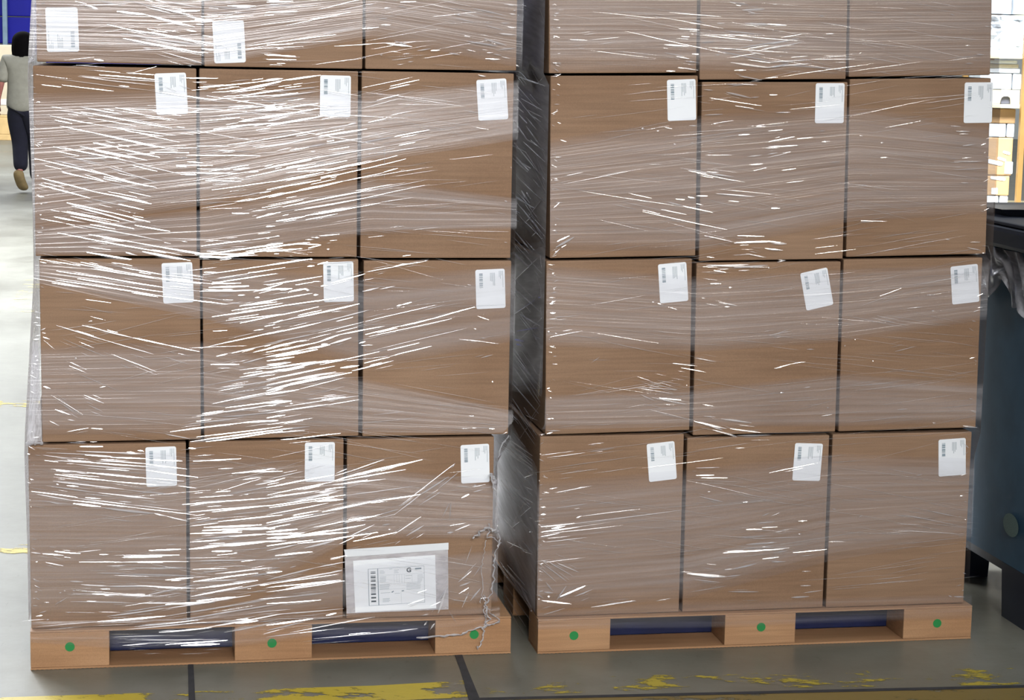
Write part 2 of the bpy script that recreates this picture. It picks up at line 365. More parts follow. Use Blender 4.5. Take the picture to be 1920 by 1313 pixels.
def carton(st, stn, row, col, tl, tr, bl, br, lab=None, flip=False, H=None, base=None):
    A, B, Cc, D = (st.uv(*p) for p in (tl, tr, bl, br))
    x0, x1 = (A.x + Cc.x) / 2, (B.x + D.x) / 2; z0, z1 = (Cc.y + D.y) / 2, (A.y + B.y) / 2
    if H: z1 = z0 + H
    if base: z0 = base
    g = 0.0018; wd, ht = (x1 - x0) - 2 * g, (z1 - z0) - 2 * g
    ang = math.atan2(D.y - Cc.y, D.x - Cc.x) * 0.8 if not base else 0.0
    ang += math.atan2(-(A.x - Cc.x + B.x - D.x) / 2, (z1 - z0)) * 0.2 if not H else 0
    Mx = st.M((x0 + x1) / 2, 0.0, z0 + g, ang)
    tlt = abs(math.sin(ang)) * ht; EXT[stn].append((z0 - .01, z1 + .01, (x0 + x1) / 2 - wd / 2 - tlt, (x0 + x1) / 2 + wd / 2 + tlt))
    root = empty('carton', Mx)
    bm = bmesh.new(); bm_box(bm, -wd / 2, wd / 2, 0, DEPTH, 0, ht, 0.0035, 2)
    from_bm('carton_body', bm, M_CARD, root)
    # top closing flaps with the tape strip, met along the depth of the box
    extra = ''
    if lab:
        P = [st.uv(*p) for p in lab]; c = (P[0] + P[1] + P[2] + P[3]) / 4
        lw = ((P[1] - P[0]).length + (P[3] - P[2]).length) / 2; lh = ((P[2] - P[0]).length + (P[3] - P[1]).length) / 2
        la = (math.atan2((P[1] - P[0]).y, (P[1] - P[0]).x) + math.atan2((P[3] - P[2]).y, (P[3] - P[2]).x)) / 2
        lb2 = math.atan2(-((P[0] - P[2]).x + (P[1] - P[3]).x) / 2, ((P[0] - P[2]).y + (P[1] - P[3]).y) / 2)
        la = 0.5 * la + 0.5 * lb2
        Ml = Mx.inverted() @ st.M(c.x, -0.0012, c.y, la)
        make_label(root, Ml, lw, lh, flip)
        if flip: extra = ', label upside down'
    tag(root, f'brown carton in {stn} stack, {ROWN[row]}, {COLN[col]} column{extra}', 'carton', f'cartons of the {stn} stack')
    return root
# each row: list of (tl, tr, bl, br), label corners (tl, tr, bl, br), upside down?
LT = [
 [((64, -230), (379, -224), (66, 117), (379, 124), ((85, 15), (146, 13), (88, 97), (148, 97)), True),
  ((381, -222), (682, -218), (381, 126), (683, 131), ((398, 40), (457, 38), (402, 119), (461, 117)), True),
  ((685, -218), (974, -212), (685, 131), (972, 134), None, False)],
 [((55, 121), (367, 127), (70, 481), (373, 483), ((289, 138), (348, 136), (294, 215), (353, 214)), False),
  ((370, 128), (671, 131), (376, 483), (673, 484), ((600, 141), (658, 142), (600, 218), (657, 220)), False),
  ((674, 132), (964, 136), (677, 485), (960, 486), ((893, 150), (949, 147), (897, 227), (953, 223)), False)],
 [((71, 483), (376, 485), (80, 831), (380, 826), ((303, 494), (360, 491), (306, 569), (364, 567)), False),
  ((379, 485), (675, 487), (383, 826), (675, 819), ((606, 492), (663, 490), (607, 567), (663, 565)), False),
  ((679, 487), (960, 488), (680, 820), (955, 816), ((891, 506), (946, 504), (893, 580), (948, 577)), False)],
 [((49, 834), (350, 828), (60, 1178), (353, 1166), ((272, 839), (330, 837), (275, 913), (332, 911)), False),
  ((353, 828), (643, 822), (356, 1166), (648, 1153), ((571, 830), (628, 829), (572, 903), (627, 903)), False),
  ((647, 822), (927, 819), (651, 1153), (925, 1143), ((863, 835), (917, 832), (865, 907), (918, 904)), False)]]
RTB = [
 [((1030, -205), (1314, -210), (1033, 140), (1312, 137), None, False),
  ((1317, -205), (1596, -210), (1315, 152), (1594, 149), None, False),
  ((1599, -205), (1871, -208), (1596, 147), (1864, 141), None, False)],
 [((1034, 142), (1313, 139), (1033, 486), (1309, 481), ((1250, 150), (1304, 148), (1252, 227), (1305, 225)), False),
  ((1316, 154), (1594, 151), (1313, 491), (1584, 487), ((1530, 157), (1584, 155), (1527, 231), (1581, 231)), False),
  ((1597, 149), (1866, 143), (1588, 484), (1851, 477), ((1809, 155), (1862, 154), (1806, 231), (1859, 230)), False)],
 [((1026, 488), (1302, 484), (1024, 817), (1297, 808), ((1233, 496), (1287, 491), (1238, 569), (1290, 564)), False),
  ((1306, 493), (1580, 488), (1300, 818), (1569, 811), ((1500, 513), (1551, 501), (1512, 583), (1562, 571)), False),
  ((1583, 487), (1847, 480), (1573, 811), (1832, 803), ((1782, 501), (1833, 494), (1785, 571), (1836, 566)), False)],
 [((1010, 819), (1282, 811), (1008, 1154), (1278, 1138), ((1212, 833), (1264, 827), (1217, 904), (1269, 898)), False),
  ((1286, 820), (1555, 815), (1281, 1138), (1547, 1131), ((1491, 831), (1543, 832), (1485, 901), (1537, 902)), False),
  ((1559, 814), (1822, 808), (1550, 1131), (1811, 1121), ((1759, 825), (1811, 821), (1760, 894), (1810, 890)), False)]]
for st, stn, T in ((SL, 'left', LT), (SR, 'right', RTB)):
    for r_, row in enumerate(T):
        for c_, (tl, tr, bl, br, lb, fl) in enumerate(row):
            carton(st, stn, r_, c_, tl, tr, bl, br, lb, fl, 0.466 if r_ == 0 else None, (pL if st is SL else pR)[2] if r_ == 3 else None)


# ------------------------------------------------------------------ stretch film
def lerp_poly(poly, x):
    for (xa, ya), (xb, yb) in zip(poly, poly[1:]):
        if x <= xb or (xb, yb) == poly[-1]:
            t = (x - xa) / (xb - xa); return ya + (yb - ya) * t
HULL = {
 'left': ([(60, 1180), (49, 834), (60, 640), (69, 482), (55, 121), (57, 100), (63, 0), (64, -140)],
          [(926, 1146), (928, 820), (955, 790), (961, 486), (966, 136), (972, 126), (975, 0), (976, -140)]),
 'right': ([(1008, 1158), (1010, 818), (1023, 795), (1025, 700), (1027, 487), (1033, 470), (1034, 142), (1030, -140)],
           [(1812, 1121), (1822, 808), (1832, 796), (1848, 482), (1852, 465), (1866, 142), (1868, 100), (1872, -140)])}
def hull(st, stn, z, k):
    pts = sorted((st.uv(*p).y, st.uv(*p).x) for p in HULL[stn][k])
    zs = [p[0] for p in pts]; return float(np.interp(z, zs, [p[1] for p in pts]))
FQ = -0.0075
def film_grid(name, fn, nu, nv, parent, mat, uvs=(1.0, 1.0), fade=True):
    v, f, uv = [], [], []
    for i in range(nu + 1):
        for j in range(nv + 1): v.append(fn(i / nu, j / nv))
    for i in range(nu):
        for j in range(nv):
            a = i * (nv + 1) + j; f.append((a, a + nv + 1, a + nv + 2, a + 1))
    o = from_py(name, v, f, mat, parent, None, True)
    at = o.data.attributes.new('edge', 'FLOAT', 'POINT')
    at.data.foreach_set('value', [min(1.0, 0.12 + 6.0 * min(j, nv - j) / nv) if fade else 1.0 for i in range(nu + 1) for j in range(nv + 1)])
    l = o.data.uv_layers.new(name='UVMap')
    for li, lp in enumerate(o.data.loops):
        i, j = divmod(lp.vertex_index, nv + 1); l.data[li].uv = (i / nu * uvs[0], j / nv * uvs[1])
    return o
def film_band(st, stn, root, top, bot, q=FQ):
    xa, xb = top[0][0], top[-1][0]; ph = random.uniform(0, 50)
    def fn(u, t):
        x = xa + (xb - xa) * u
        y = lerp_poly(top, x) * (1 - t) + lerp_poly(bot, x) * t
        p = st.uv(x, y, q)
        l_, r_ = hull(st, stn, p.y, 0) - 0.004, hull(st, stn, p.y, 1) + 0.008
        a = l_ + (r_ - l_) * u
        edge = min(1, u * 20, (1 - u) * 20)
        dq = 0.0005 * edge * (math.sin(t * 41 + ph + 3 * math.sin(u * 5 + ph)) * 0.6 + math.sin(t * 97 + u * 7 + ph * 2) * 0.4)
        return (a, q + dq, p.y)
    ht = abs(st.uv(0, bot[0][1]).y - st.uv(0, top[0][1]).y)
    return film_grid('film_band', fn, 72, 30, root, M_FILM, (1.2, ht * 1.0))
def film_side(st, stn, root, k, z0, z1, mat, name='film_side_band', slant=0.0):
    sgn = -1 if k == 0 else 1; ph = random.uniform(0, 50)
    def fn(u, t):
        z = z0 + (z1 - z0) * t + slant * (u - 0.5) * 0.35
        z = max(0.106, z)
        a = hull(st, stn, z, k)
        for e in EXT[stn]:
            if e[0] <= z <= e[1]: a = min(a, e[2]) if k == 0 else max(a, e[3])
        a += sgn * (0.0045 + 0.0015 * math.sin(t * 23 + u * 11 + ph) * min(1, u * 10))
        return (a, FQ + u * (DEPTH + 0.012), z)
    return film_grid(name, fn, 36, 30, root, mat, (0.8, abs(z1 - z0)))
wrapL = empty('stretch_wrap', SL.M(0, 0, 0)); tag(wrapL, 'clear glossy stretch film wound around the left stack, many bright creases', 'stretch wrap', 'stretch film on the stacks')
wrapR = empty('stretch_wrap', SR.M(0, 0, 0)); tag(wrapR, 'clear smoother stretch film wound around the right stack, few creases', 'stretch wrap', 'stretch film on the stacks')
X4 = (50, 370, 676, 960)
for T, B in (((-120, -120, -120, -120), (112, 122, 70, 128)), ((176, 168, 175, 150), (432, 385, 305, 262)), ((425, 392, 335, 372), (478, 480, 440, 430)),
             ((489, 500, 520, 498), (530, 600, 690, 640)), ((650, 640, 712, 770), (815, 815, 812, 812)), ((842, 850, 875, 900), (1165, 1158, 1010, 1010)), ((1166, 1160, 1060, 1030), (1172, 1163, 1138, 1130))):
    film_band(SL, 'left', wrapL, list(zip(X4, T)), list(zip(X4, B)))
X4 = (1010, 1300, 1585, 1862)
for T, B in (((-120, -120, -120, -120), (134, 132, 142, 138)), ((262, 215, 200, 240), (470, 470, 415, 400)), ((498, 520, 505, 492), (650, 660, 640, 600)),
             ((742, 730, 700, 720), (806, 800, 800, 790)), ((905, 880, 850, 860), (1146, 1122, 1050, 1010))):
    film_band(SR, 'right', wrapR, list(zip(X4, T)), list(zip(X4, B)))
for z0, z1, sl in ((1.06, 1.95, 0.25), (0.62, 1.02, -0.3), (0.14, 0.55, 0.35)):
    film_side(SR, 'right', wrapR, 0, z0, z1, M_FILM_SIDE, slant=sl)
film_side(SR, 'right', wrapR, 1, 0.14, 1.95, M_FILM)
film_side(SL, 'left', wrapL, 1, 0.14, 1.95, M_FILM)
film_side(SL, 'left', wrapL, 0, 0.12, 1.95, M_FILM_THICK)
# film skirts stretched over the front of each pallet
def skirt(st, root, top, bot, q0=FQ, q1=PQ - 0.006):
    xa, xb = top[0][0], top[-1][0]; ph = random.uniform(0, 9)
    def fn(u, t):
        x = xa + (xb - xa) * u; y = lerp_poly(top, x) * (1 - t) + lerp_poly(bot, x) * t
        q = q1; p = st.uv(x, y, q)
        return (p.x, q - 0.0008 - 0.0006 * math.sin(t * 19 + u * 9 + ph), p.y)
    film_grid('film_skirt', fn, 60, 12, root, M_SKIRT, (1.2, 0.09))
skirt(SL, wrapL, [(56, 1170), (350, 1158), (650, 1146), (937, 1135)], [(56, 1206), (210, 1216), (440, 1214), (585, 1196), (780, 1194), (860, 1190), (937, 1164)])
skirt(SR, wrapR, [(1008, 1148), (1280, 1128), (1550, 1122), (1822, 1114)], [(1008, 1182), (1360, 1177), (1500, 1171), (1822, 1160)])

# creases of the film: ridges whose upper face catches the front lights
CROPS = {'A': (50, 110, .28933), 'B': (500, 110, .28933), 'C': (50, 470, .28933), 'D': (500, 470, .28933), 'E': (50, 810, .28933), 'F': (500, 810, .28933),
 'T': (500, 0, .25), 'Z': (0, 0, .30457), 'G': (1000, 0, .28933), 'H': (1440, 0, .28933), 'I': (1000, 360, .28933), 'J': (1440, 360, .28933),
 'K': (1000, 720, .3352), 'L': (1440, 720, .3352)}
STREAKS = {
'A': '340 110 930 155 2,470 105 840 135 2,600 175 665 182 3,330 115 835 175 2,180 130 840 210 1,840 215 1230 268 2,650 92 830 105 1,1000 125 1240 127 2,890 180 970 210 2,990 170 1075 203 2,350 315 620 360 4,180 332 500 365 2,350 345 940 450 3,940 450 1130 475 2,620 340 980 400 1,145 370 470 430 2,470 430 970 500 2,215 435 450 485 2,450 485 900 580 3,430 545 590 575 3,590 580 860 640 2,345 568 780 660 3,250 580 640 660 2,640 660 960 740 2,225 625 490 685 3,490 690 850 805 3,170 655 400 715 2,400 715 640 790 2,130 665 520 755 2,500 765 840 835 3,230 738 520 800 2,520 800 800 860 2,100 775 430 860 2,430 860 780 930 2,80 815 410 905 2,410 905 720 975 2,260 935 560 1000 3,560 1000 800 1060 2,290 955 700 1060 4,260 990 600 1055 2,285 1020 700 1105 4,700 1080 930 1120 2,180 1025 315 1052 3,320 1075 880 1180 3,200 1130 900 1260 2,400 1140 700 1190 3,700 1190 1120 1270 3,390 1255 680 1302 3,640 1260 720 1275 3,400 1220 545 1240 2,900 1225 1150 1265 2,800 605 1050 610 2,890 580 1110 578 2,1120 595 1485 603 2,1040 625 1515 630 2,1000 640 1035 640 3,1040 668 1140 675 3,970 698 1035 700 3,960 740 1370 742 2,1000 750 1100 752 4,1130 775 1290 795 3,1160 790 1390 795 2,1150 780 1440 780 1,1340 720 1440 708 4,1440 735 1500 730 4,1180 730 1440 690 2,1130 190 1500 150 2,1380 200 1650 150 4,1270 218 1560 175 2,1500 150 1659 130 4,1400 240 1659 200 3,1180 265 1640 235 1,1310 313 1480 305 2,1450 308 1560 305 4,1545 318 1610 312 4,1590 300 1630 295 3,1480 335 1659 320 3,1110 385 1659 330 2,1100 345 1340 310 1,1300 440 1659 415 3,1120 480 1450 430 2,1400 400 1659 360 3,1110 420 1270 405 1,1210 455 1290 450 2,1300 560 1659 505 2,1480 580 1659 550 2,1200 850 1659 790 1,1360 895 1659 840 2,1360 928 1430 920 3,1430 920 1659 870 2,1130 970 1360 935 1,1330 1003 1440 1003 3,1460 990 1550 978 3,1490 1030 1610 1005 2,1550 1090 1610 1086 3,1620 1055 1659 1045 3,1130 1215 1450 1175 2,1450 1175 1640 1150 2,1130 1250 1400 1225 2,1130 1270 1659 1200 3,1120 1280 1300 1290 5,1300 1275 1659 1230 4,1250 1295 1430 1268 4,1600 1250 1659 1240 3',
'B': '0 135 110 128 4,0 165 110 140 3,110 140 350 108 4,0 220 340 180 4,0 250 340 212 3,0 275 220 250 3,200 262 250 258 3,0 310 70 295 4,0 322 60 315 3,0 335 340 290 3,0 385 340 320 3,0 437 345 375 4,345 320 470 300 2,345 370 560 330 1,0 522 380 455 3,380 455 580 420 2,530 425 580 415 4,0 575 340 505 3,340 505 650 455 4,150 595 270 575 2,250 575 390 550 4,390 550 620 515 4,620 510 820 470 1,610 545 830 505 5,830 505 1060 460 2,0 710 130 680 3,130 680 380 630 3,380 630 770 570 3,770 570 1060 510 1,130 705 260 690 5,310 678 380 668 4,0 740 200 700 2,200 720 520 660 2,520 660 900 590 1,130 740 450 710 3,370 725 520 700 3,40 800 370 735 3,350 770 490 748 5,0 850 350 785 3,350 780 900 650 1,0 893 220 855 3,220 855 490 795 4,490 795 760 740 3,760 735 850 710 2,100 960 640 858 4,640 858 1040 785 1,0 975 100 955 2,0 1010 50 1005 4,180 985 600 910 4,600 910 760 880 1,60 1055 250 1022 3,250 1018 600 960 5,600 960 740 935 2,740 930 950 900 1,250 1045 460 1005 2,0 1085 50 1085 4,60 1150 85 1150 4,315 1160 340 1160 5,340 1150 470 1138 2,0 1165 20 1160 4,0 1205 110 1195 4,0 1225 280 1190 3,190 1200 350 1205 3,0 1250 230 1232 4,50 1265 80 1265 3,270 1228 350 1208 3,390 1235 410 1235 4,160 1305 300 1300 3,620 240 980 160 .5,620 190 940 120 .5,620 300 1000 200 .5,610 430 1100 330 .5,900 700 1100 660 .5,740 1120 1100 1080 .5,1280 335 1370 350 2,1330 440 1440 460 1,1370 105 1420 115 2,1540 920 1560 928 3,1480 995 1550 1008 1.5,1540 1190 1560 1192 2,1580 700 1590 715 2,768 570 760 715 1',
'C': '80 55 350 100 1,390 10 670 60 3,640 10 700 28 4,550 78 600 85 4,300 85 880 180 3,410 115 880 190 2,350 75 560 120 2,620 110 880 155 3,880 155 1180 195 2,420 160 890 240 2,330 182 600 225 3,600 225 890 270 2,190 190 880 295 2,880 295 1300 350 2,880 185 1130 215 2,890 240 1140 265 2,750 5 1060 65 3,1120 45 1250 40 5,1000 0 1130 20 4,1140 25 1480 20 3,1250 40 1500 30 3,190 485 540 590 3,540 590 820 672 2,360 485 480 510 2,450 508 690 565 4,690 565 920 615 3,920 615 1120 655 2,235 572 520 690 1.5,550 670 850 790 1,610 740 680 765 1.5,900 690 1050 735 1,300 785 600 910 1,400 460 425 455 2,310 700 325 695 3,470 888 510 880 2,185 1030 285 1065 4,370 935 500 990 3,400 1000 495 1045 2,410 1040 490 1070 2,200 950 370 1075 1.5,150 1105 210 1135 2.5,265 1095 310 1102 3,110 880 155 895 4,105 560 150 575 3,110 580 180 640 1.5,150 930 360 1060 1,260 1175 400 1150 1.5,420 1152 490 1157 2.5,1140 155 1659 85 2,1150 140 1230 140 2,1190 190 1480 155 1.5,1200 210 1620 150 2,1200 215 1390 210 2,1180 240 1440 230 4,1380 235 1440 228 4,1120 265 1500 255 3,1140 250 1400 262 3,1370 290 1415 288 4,1470 268 1659 215 3,1500 260 1659 245 3,1480 305 1510 303 3,1380 360 1659 310 3,1200 430 1659 360 2,1330 390 1659 340 1,1600 470 1659 450 4,1380 470 1600 425 2,1210 522 1300 517 2,1470 520 1540 508 2.5,1210 615 1659 515 3,1290 455 1659 410 1,1230 685 1300 670 3,1300 668 1659 590 2,1190 738 1380 738 3,1400 730 1550 690 3,1550 690 1659 670 4,1470 660 1659 615 3,1380 822 1600 780 5,1600 780 1659 770 3,1380 775 1659 735 2,1230 860 1600 800 2,1220 900 1659 830 2,1230 940 1659 860 1.5,1200 995 1600 910 3,1550 910 1659 890 4,1340 975 1659 910 2,1100 1070 1659 990 3,1290 1020 1659 970 2,1020 1130 1400 1080 2,1270 1080 1659 1040 3,930 1175 1400 1115 3,1400 1115 1630 1100 4,900 1190 1060 1220 3,1060 1240 1659 1155 4,1100 1210 1659 1140 2,1160 1240 1659 1170 3',
'D': '0 95 290 55 3,280 55 300 58 5,265 102 310 98 5,330 90 395 72 4,395 80 570 70 3,0 225 360 165 3,420 210 640 150 4,480 190 520 185 4,350 230 390 225 3,0 255 160 245 4,90 258 165 245 4,145 265 260 245 3,255 256 280 256 5,305 288 335 285 5,300 200 350 200 2,0 328 300 275 3,0 375 560 290 2,60 150 75 150 3,0 435 340 365 2,340 365 600 330 1.5,0 475 200 435 2,200 435 600 345 3,0 545 350 465 3,350 465 660 385 3,0 605 330 535 3,330 535 620 465 2,620 465 1100 350 .7,0 635 200 590 4,200 590 250 582 5,0 660 330 595 3,330 595 470 545 3,470 545 760 490 3,0 690 250 640 4,250 640 410 610 4,410 605 550 565 5,355 608 400 605 5,0 715 180 690 4,60 690 330 640 4,0 740 160 725 5,0 765 320 720 4,0 795 400 710 3,200 740 545 700 3,0 835 440 750 4,0 870 450 785 5,100 880 550 790 4,550 780 820 715 4,480 760 600 745 4,0 910 210 850 5,210 850 480 800 4,0 935 210 900 4,210 900 510 820 2,640 545 860 490 2,600 600 640 590 3,640 655 770 650 1,870 490 1060 445 2.5,1060 445 1350 365 2,620 265 730 240 4,735 250 830 230 2.5,840 360 880 350 5,880 350 940 335 3,640 140 850 100 1.5,840 100 855 98 4,700 130 1040 65 1,1020 70 1045 62 3,830 100 1020 70 1,640 640 642 652 5,660 560 1200 440 1,680 650 1300 500 .8,1340 505 1360 508 2,1300 220 1325 225 2,1370 425 1440 450 2,1390 695 1465 675 3,1350 690 1410 675 1.5,1390 565 1420 570 2,1280 575 1510 605 1,1460 850 1470 852 3,1310 1070 1345 1072 2,1440 1155 1480 1155 3,1330 1150 1360 1150 2.5,1280 1150 1520 1145 1,1530 1190 1560 1175 2,0 990 160 975 4,150 992 170 990 5,120 1010 600 940 2,260 965 520 935 1.5,0 1055 400 995 4,0 1105 70 1105 5,0 1085 120 1065 3,400 1000 600 965 2,0 1130 300 1085 2,0 1170 280 1140 5,0 1185 250 1165 3,160 1220 480 1185 2,90 1225 200 1220 3,620 1120 1000 1080 .7',
'E': '345 95 495 95 3,130 135 560 155 2,100 150 300 175 1.5,320 125 770 140 3,650 130 700 135 4,720 120 760 125 4,380 150 550 160 3,550 165 780 175 3,180 185 400 200 3,450 190 640 195 3,300 190 780 225 3,470 180 800 210 3,780 180 1010 190 3,770 210 1040 240 2,320 210 780 250 3,780 250 1110 295 2,160 240 390 265 2,190 250 280 258 4,325 265 400 272 4,390 265 780 300 3,780 300 1020 320 2,180 275 560 320 3,560 320 840 345 2,170 318 640 375 3,640 375 970 412 3,980 350 1100 365 2,190 340 205 340 4,260 347 335 355 4,160 353 460 395 3,460 395 830 435 3,380 425 480 435 4,30 385 330 425 2,330 430 690 475 3,690 475 1000 510 2,65 405 300 445 3,300 445 700 490 3,700 490 1100 540 2,600 450 680 457 4,300 465 480 485 4,480 490 830 530 6,830 530 900 545 5,900 545 1050 580 3,60 445 300 470 1.5,1050 105 1100 110 4,1190 185 1300 180 3.5,1080 190 1390 175 1.5,1090 155 1220 148 1.5,1240 240 1340 235 3,1330 270 1610 240 2,1420 260 1659 255 2,1400 310 1515 295 3,1480 345 1640 315 3,1340 400 1659 340 2,1120 425 1340 410 2,1100 460 1570 430 2,1060 480 1200 455 2,1050 520 1659 470 3,1200 520 1590 475 2,1060 590 1300 555 3,1240 580 1659 540 3,1060 610 1250 590 3,1150 620 1525 603 5,1140 640 1560 620 4,1410 635 1600 625 5,1060 660 1400 650 3,1180 690 1420 665 4,1100 690 1360 690 2.5,1310 680 1560 660 4,1560 690 1659 680 5,1060 715 1250 700 3,1050 760 1260 740 5,1260 740 1560 712 5,1150 740 1659 700 4,1200 775 1330 772 4,1340 785 1365 785 4,1610 800 1659 798 4,790 770 1000 760 2.5,630 805 990 800 3,470 795 530 795 4,330 780 480 765 2,30 780 90 790 4,100 790 240 800 3,180 775 350 790 2,120 845 240 870 3,340 843 620 845 2,570 845 1050 840 3,1050 840 1600 825 3,640 880 1080 885 3,1080 890 1300 885 2,520 870 640 868 2.5,450 915 640 915 2.5,580 920 1090 935 4,1090 970 1360 960 3,900 960 1080 945 3,280 968 365 972 3.5,350 990 530 1000 3,530 1000 780 1000 5,700 995 1090 1015 4,420 1052 600 1055 3,600 1055 820 1065 5,300 1050 560 1050 1.5,280 1100 720 1110 2,720 1110 1060 1110 3,1220 920 1590 880 4,1080 970 1500 915 3,1460 935 1650 900 5,1100 1015 1500 965 4,1330 975 1500 960 4,1510 995 1570 988 5,1060 1070 1400 1000 4,1250 1040 1659 960 3,860 1040 1100 990 3,700 1080 900 1030 2,1050 1110 1220 1105 6,1100 1095 1350 1070 4,900 1120 1200 1100 4,600 1175 1000 1110 3,520 1195 900 1145 4,900 1145 1450 1060 4,460 1230 900 1195 5,900 1195 1659 1070 4,60 1265 450 1230 2,450 1240 820 1230 3,700 1265 1140 1215 4,1000 1220 1659 1110 4,640 1280 1100 1240 3,1100 1240 1460 1220 5,1150 1270 1659 1180 4,1280 1300 1659 1225 5,860 1300 1200 1270 4,1350 1240 1500 1225 5,40 1125 70 1128 3,115 1105 145 1105 3,185 1120 260 1075 2.5,260 1170 285 1170 4,80 1175 130 1160 2,60 1195 100 1190 3,125 1220 145 1215 3,60 1075 85 1090 2,210 1043 225 1043 3,300 1028 315 1030 4,240 1030 250 1030 3,560 1330 900 1320 3,640 1350 1250 1345 3,700 1372 1000 1362 4,900 1380 1300 1350 3,1000 1385 1250 1375 5,620 1385 800 1372 2',
'F': '0 240 60 237 4,0 258 100 255 3,0 320 80 315 4,0 310 240 255 2,240 250 380 215 1.5,170 325 410 285 2.5,0 360 430 280 2.5,450 270 520 240 3,510 265 760 180 2.5,430 320 600 270 3,500 300 1010 178 3.5,620 260 900 200 2,450 320 900 245 3,0 410 420 325 2,420 345 770 305 3,0 430 340 380 4,310 395 450 375 5,130 450 500 375 3,180 450 460 390 3,0 480 510 410 2,510 415 920 355 2,0 540 400 460 3,300 450 500 438 5,360 518 700 450 4,700 450 1000 405 3,0 590 300 535 4,0 605 450 520 2,200 550 370 525 3,450 500 800 420 2,800 430 960 410 2,500 590 760 530 2,720 540 860 500 3,530 570 710 545 3,300 620 560 570 3,0 625 50 618 5,0 650 200 630 4,0 665 230 655 6,0 690 200 680 6,0 715 130 705 5,60 700 250 650 5,120 690 400 640 5,150 680 530 650 4,320 660 640 600 3,0 770 200 730 4,200 725 500 690 4,0 740 300 700 3,240 755 440 705 5,400 700 720 650 2,560 710 850 650 2.5,750 605 800 597 5,790 632 805 632 3,510 690 700 600 2,860 480 1215 210 2,990 410 1180 290 3.5,1195 235 1220 205 5,1110 370 1240 265 2,820 668 1000 550 2.5,905 675 1020 605 4,1005 465 1120 395 2,1140 550 1185 460 3,1185 565 1195 455 3.5,1170 655 1210 650 6,1220 640 1320 600 3,1260 430 1310 405 4,1340 350 1360 345 5,1225 350 1330 360 2,1330 360 1420 340 2.5,1340 390 1400 375 4,1180 610 1290 590 1.5,55 803 295 777 4,0 825 200 810 1.5,0 885 90 880 4,40 900 90 900 5,150 880 190 870 3,0 915 100 905 4,0 960 320 880 4,320 880 520 840 3,65 975 490 900 4,60 975 250 945 3,0 990 470 920 2,415 910 490 895 4,0 1010 480 960 3,0 1040 490 970 3,0 1085 400 1040 2.5,0 1115 350 1090 2,0 1190 500 1145 3,385 1190 450 1175 5,0 1215 400 1200 2,130 1230 600 1180 2,0 1255 300 1210 4,0 1290 240 1230 4,150 1300 700 1200 2.5,1240 975 1330 900 3,1250 1000 1320 975 5,1245 1050 1310 1010 3,1265 1140 1310 1040 3.5,1320 1095 1380 1020 6,1290 850 1330 740 2,1200 1090 1310 1100 2,1390 1080 1430 1075 3,1340 940 1395 860 2,1360 1050 1390 1010 2,1280 930 1360 850 1.5,1010 1190 1050 1180 3,1020 1255 1040 1230 7,1060 1280 1090 1240 5,1110 1180 1160 1030 5,1230 1240 1180 1160 2,1060 1130 1130 1100 5,910 1120 1030 1080 4,1090 1120 1180 1000 3,0 1330 500 1270 2,300 1340 900 1290 2,850 1290 980 1275 3',
'T': '750 35 800 35 3,880 60 930 58 4,975 42 1060 55 3,1000 15 1130 12 2,740 92 810 85 3,720 215 840 205 3,860 185 930 187 3,840 140 910 135 3,900 325 1090 350 5,960 305 1070 345 4,1130 380 1230 365 4,1230 380 1300 375 4,1370 395 1450 412 4,850 412 870 412 3,1330 45 1870 160 1.5,1540 60 1800 118 3,1410 103 1460 118 2.5,1390 130 1560 168 2,1480 268 1530 275 2,1490 305 1730 345 5,1630 290 1800 340 5,1640 190 1780 225 2,1640 440 1750 445 5,1760 425 1830 440 3,1780 30 1890 40 4,1850 78 1870 80 4,1820 103 1870 108 4,1750 170 1830 175 3,1800 200 1870 208 4,1740 250 1870 262 4,1740 370 1870 360 4,1650 395 1700 395 3,1700 405 1760 415 3,1870 485 1890 500 5,940 450 1100 430 1.5,1060 465 1100 460 2.5,1590 565 1640 573 3,1500 370 1560 385 2,0 15 200 10 3,0 40 220 38 3,0 90 230 85 2,0 335 200 330 1.5,0 415 220 420 2,0 445 220 450 2',
'Z': '600 0 710 25 3,470 20 600 50 2,565 45 600 52 5,720 70 890 88 5,890 90 1200 165 4,770 0 1230 110 3,900 45 1050 80 3,960 0 1240 45 3,740 205 1250 280 5,760 235 1250 330 5,950 205 1250 262 5,740 170 1200 250 1.5,660 150 900 205 1,1150 185 1210 195 5,580 365 640 375 5,1170 375 1250 390 5,880 295 930 300 3,1000 320 1240 385 2,1200 250 1380 280 4,1240 300 1400 315 3,1250 35 1576 60 3,1400 35 1576 38 4,1200 120 1320 130 5,1250 80 1576 75 2,1050 70 1230 65 4,1150 100 1260 120 3,220 145 280 170 4,230 85 270 90 2,250 20 280 20 3,1340 130 1440 130 3,1560 50 1576 52 3',
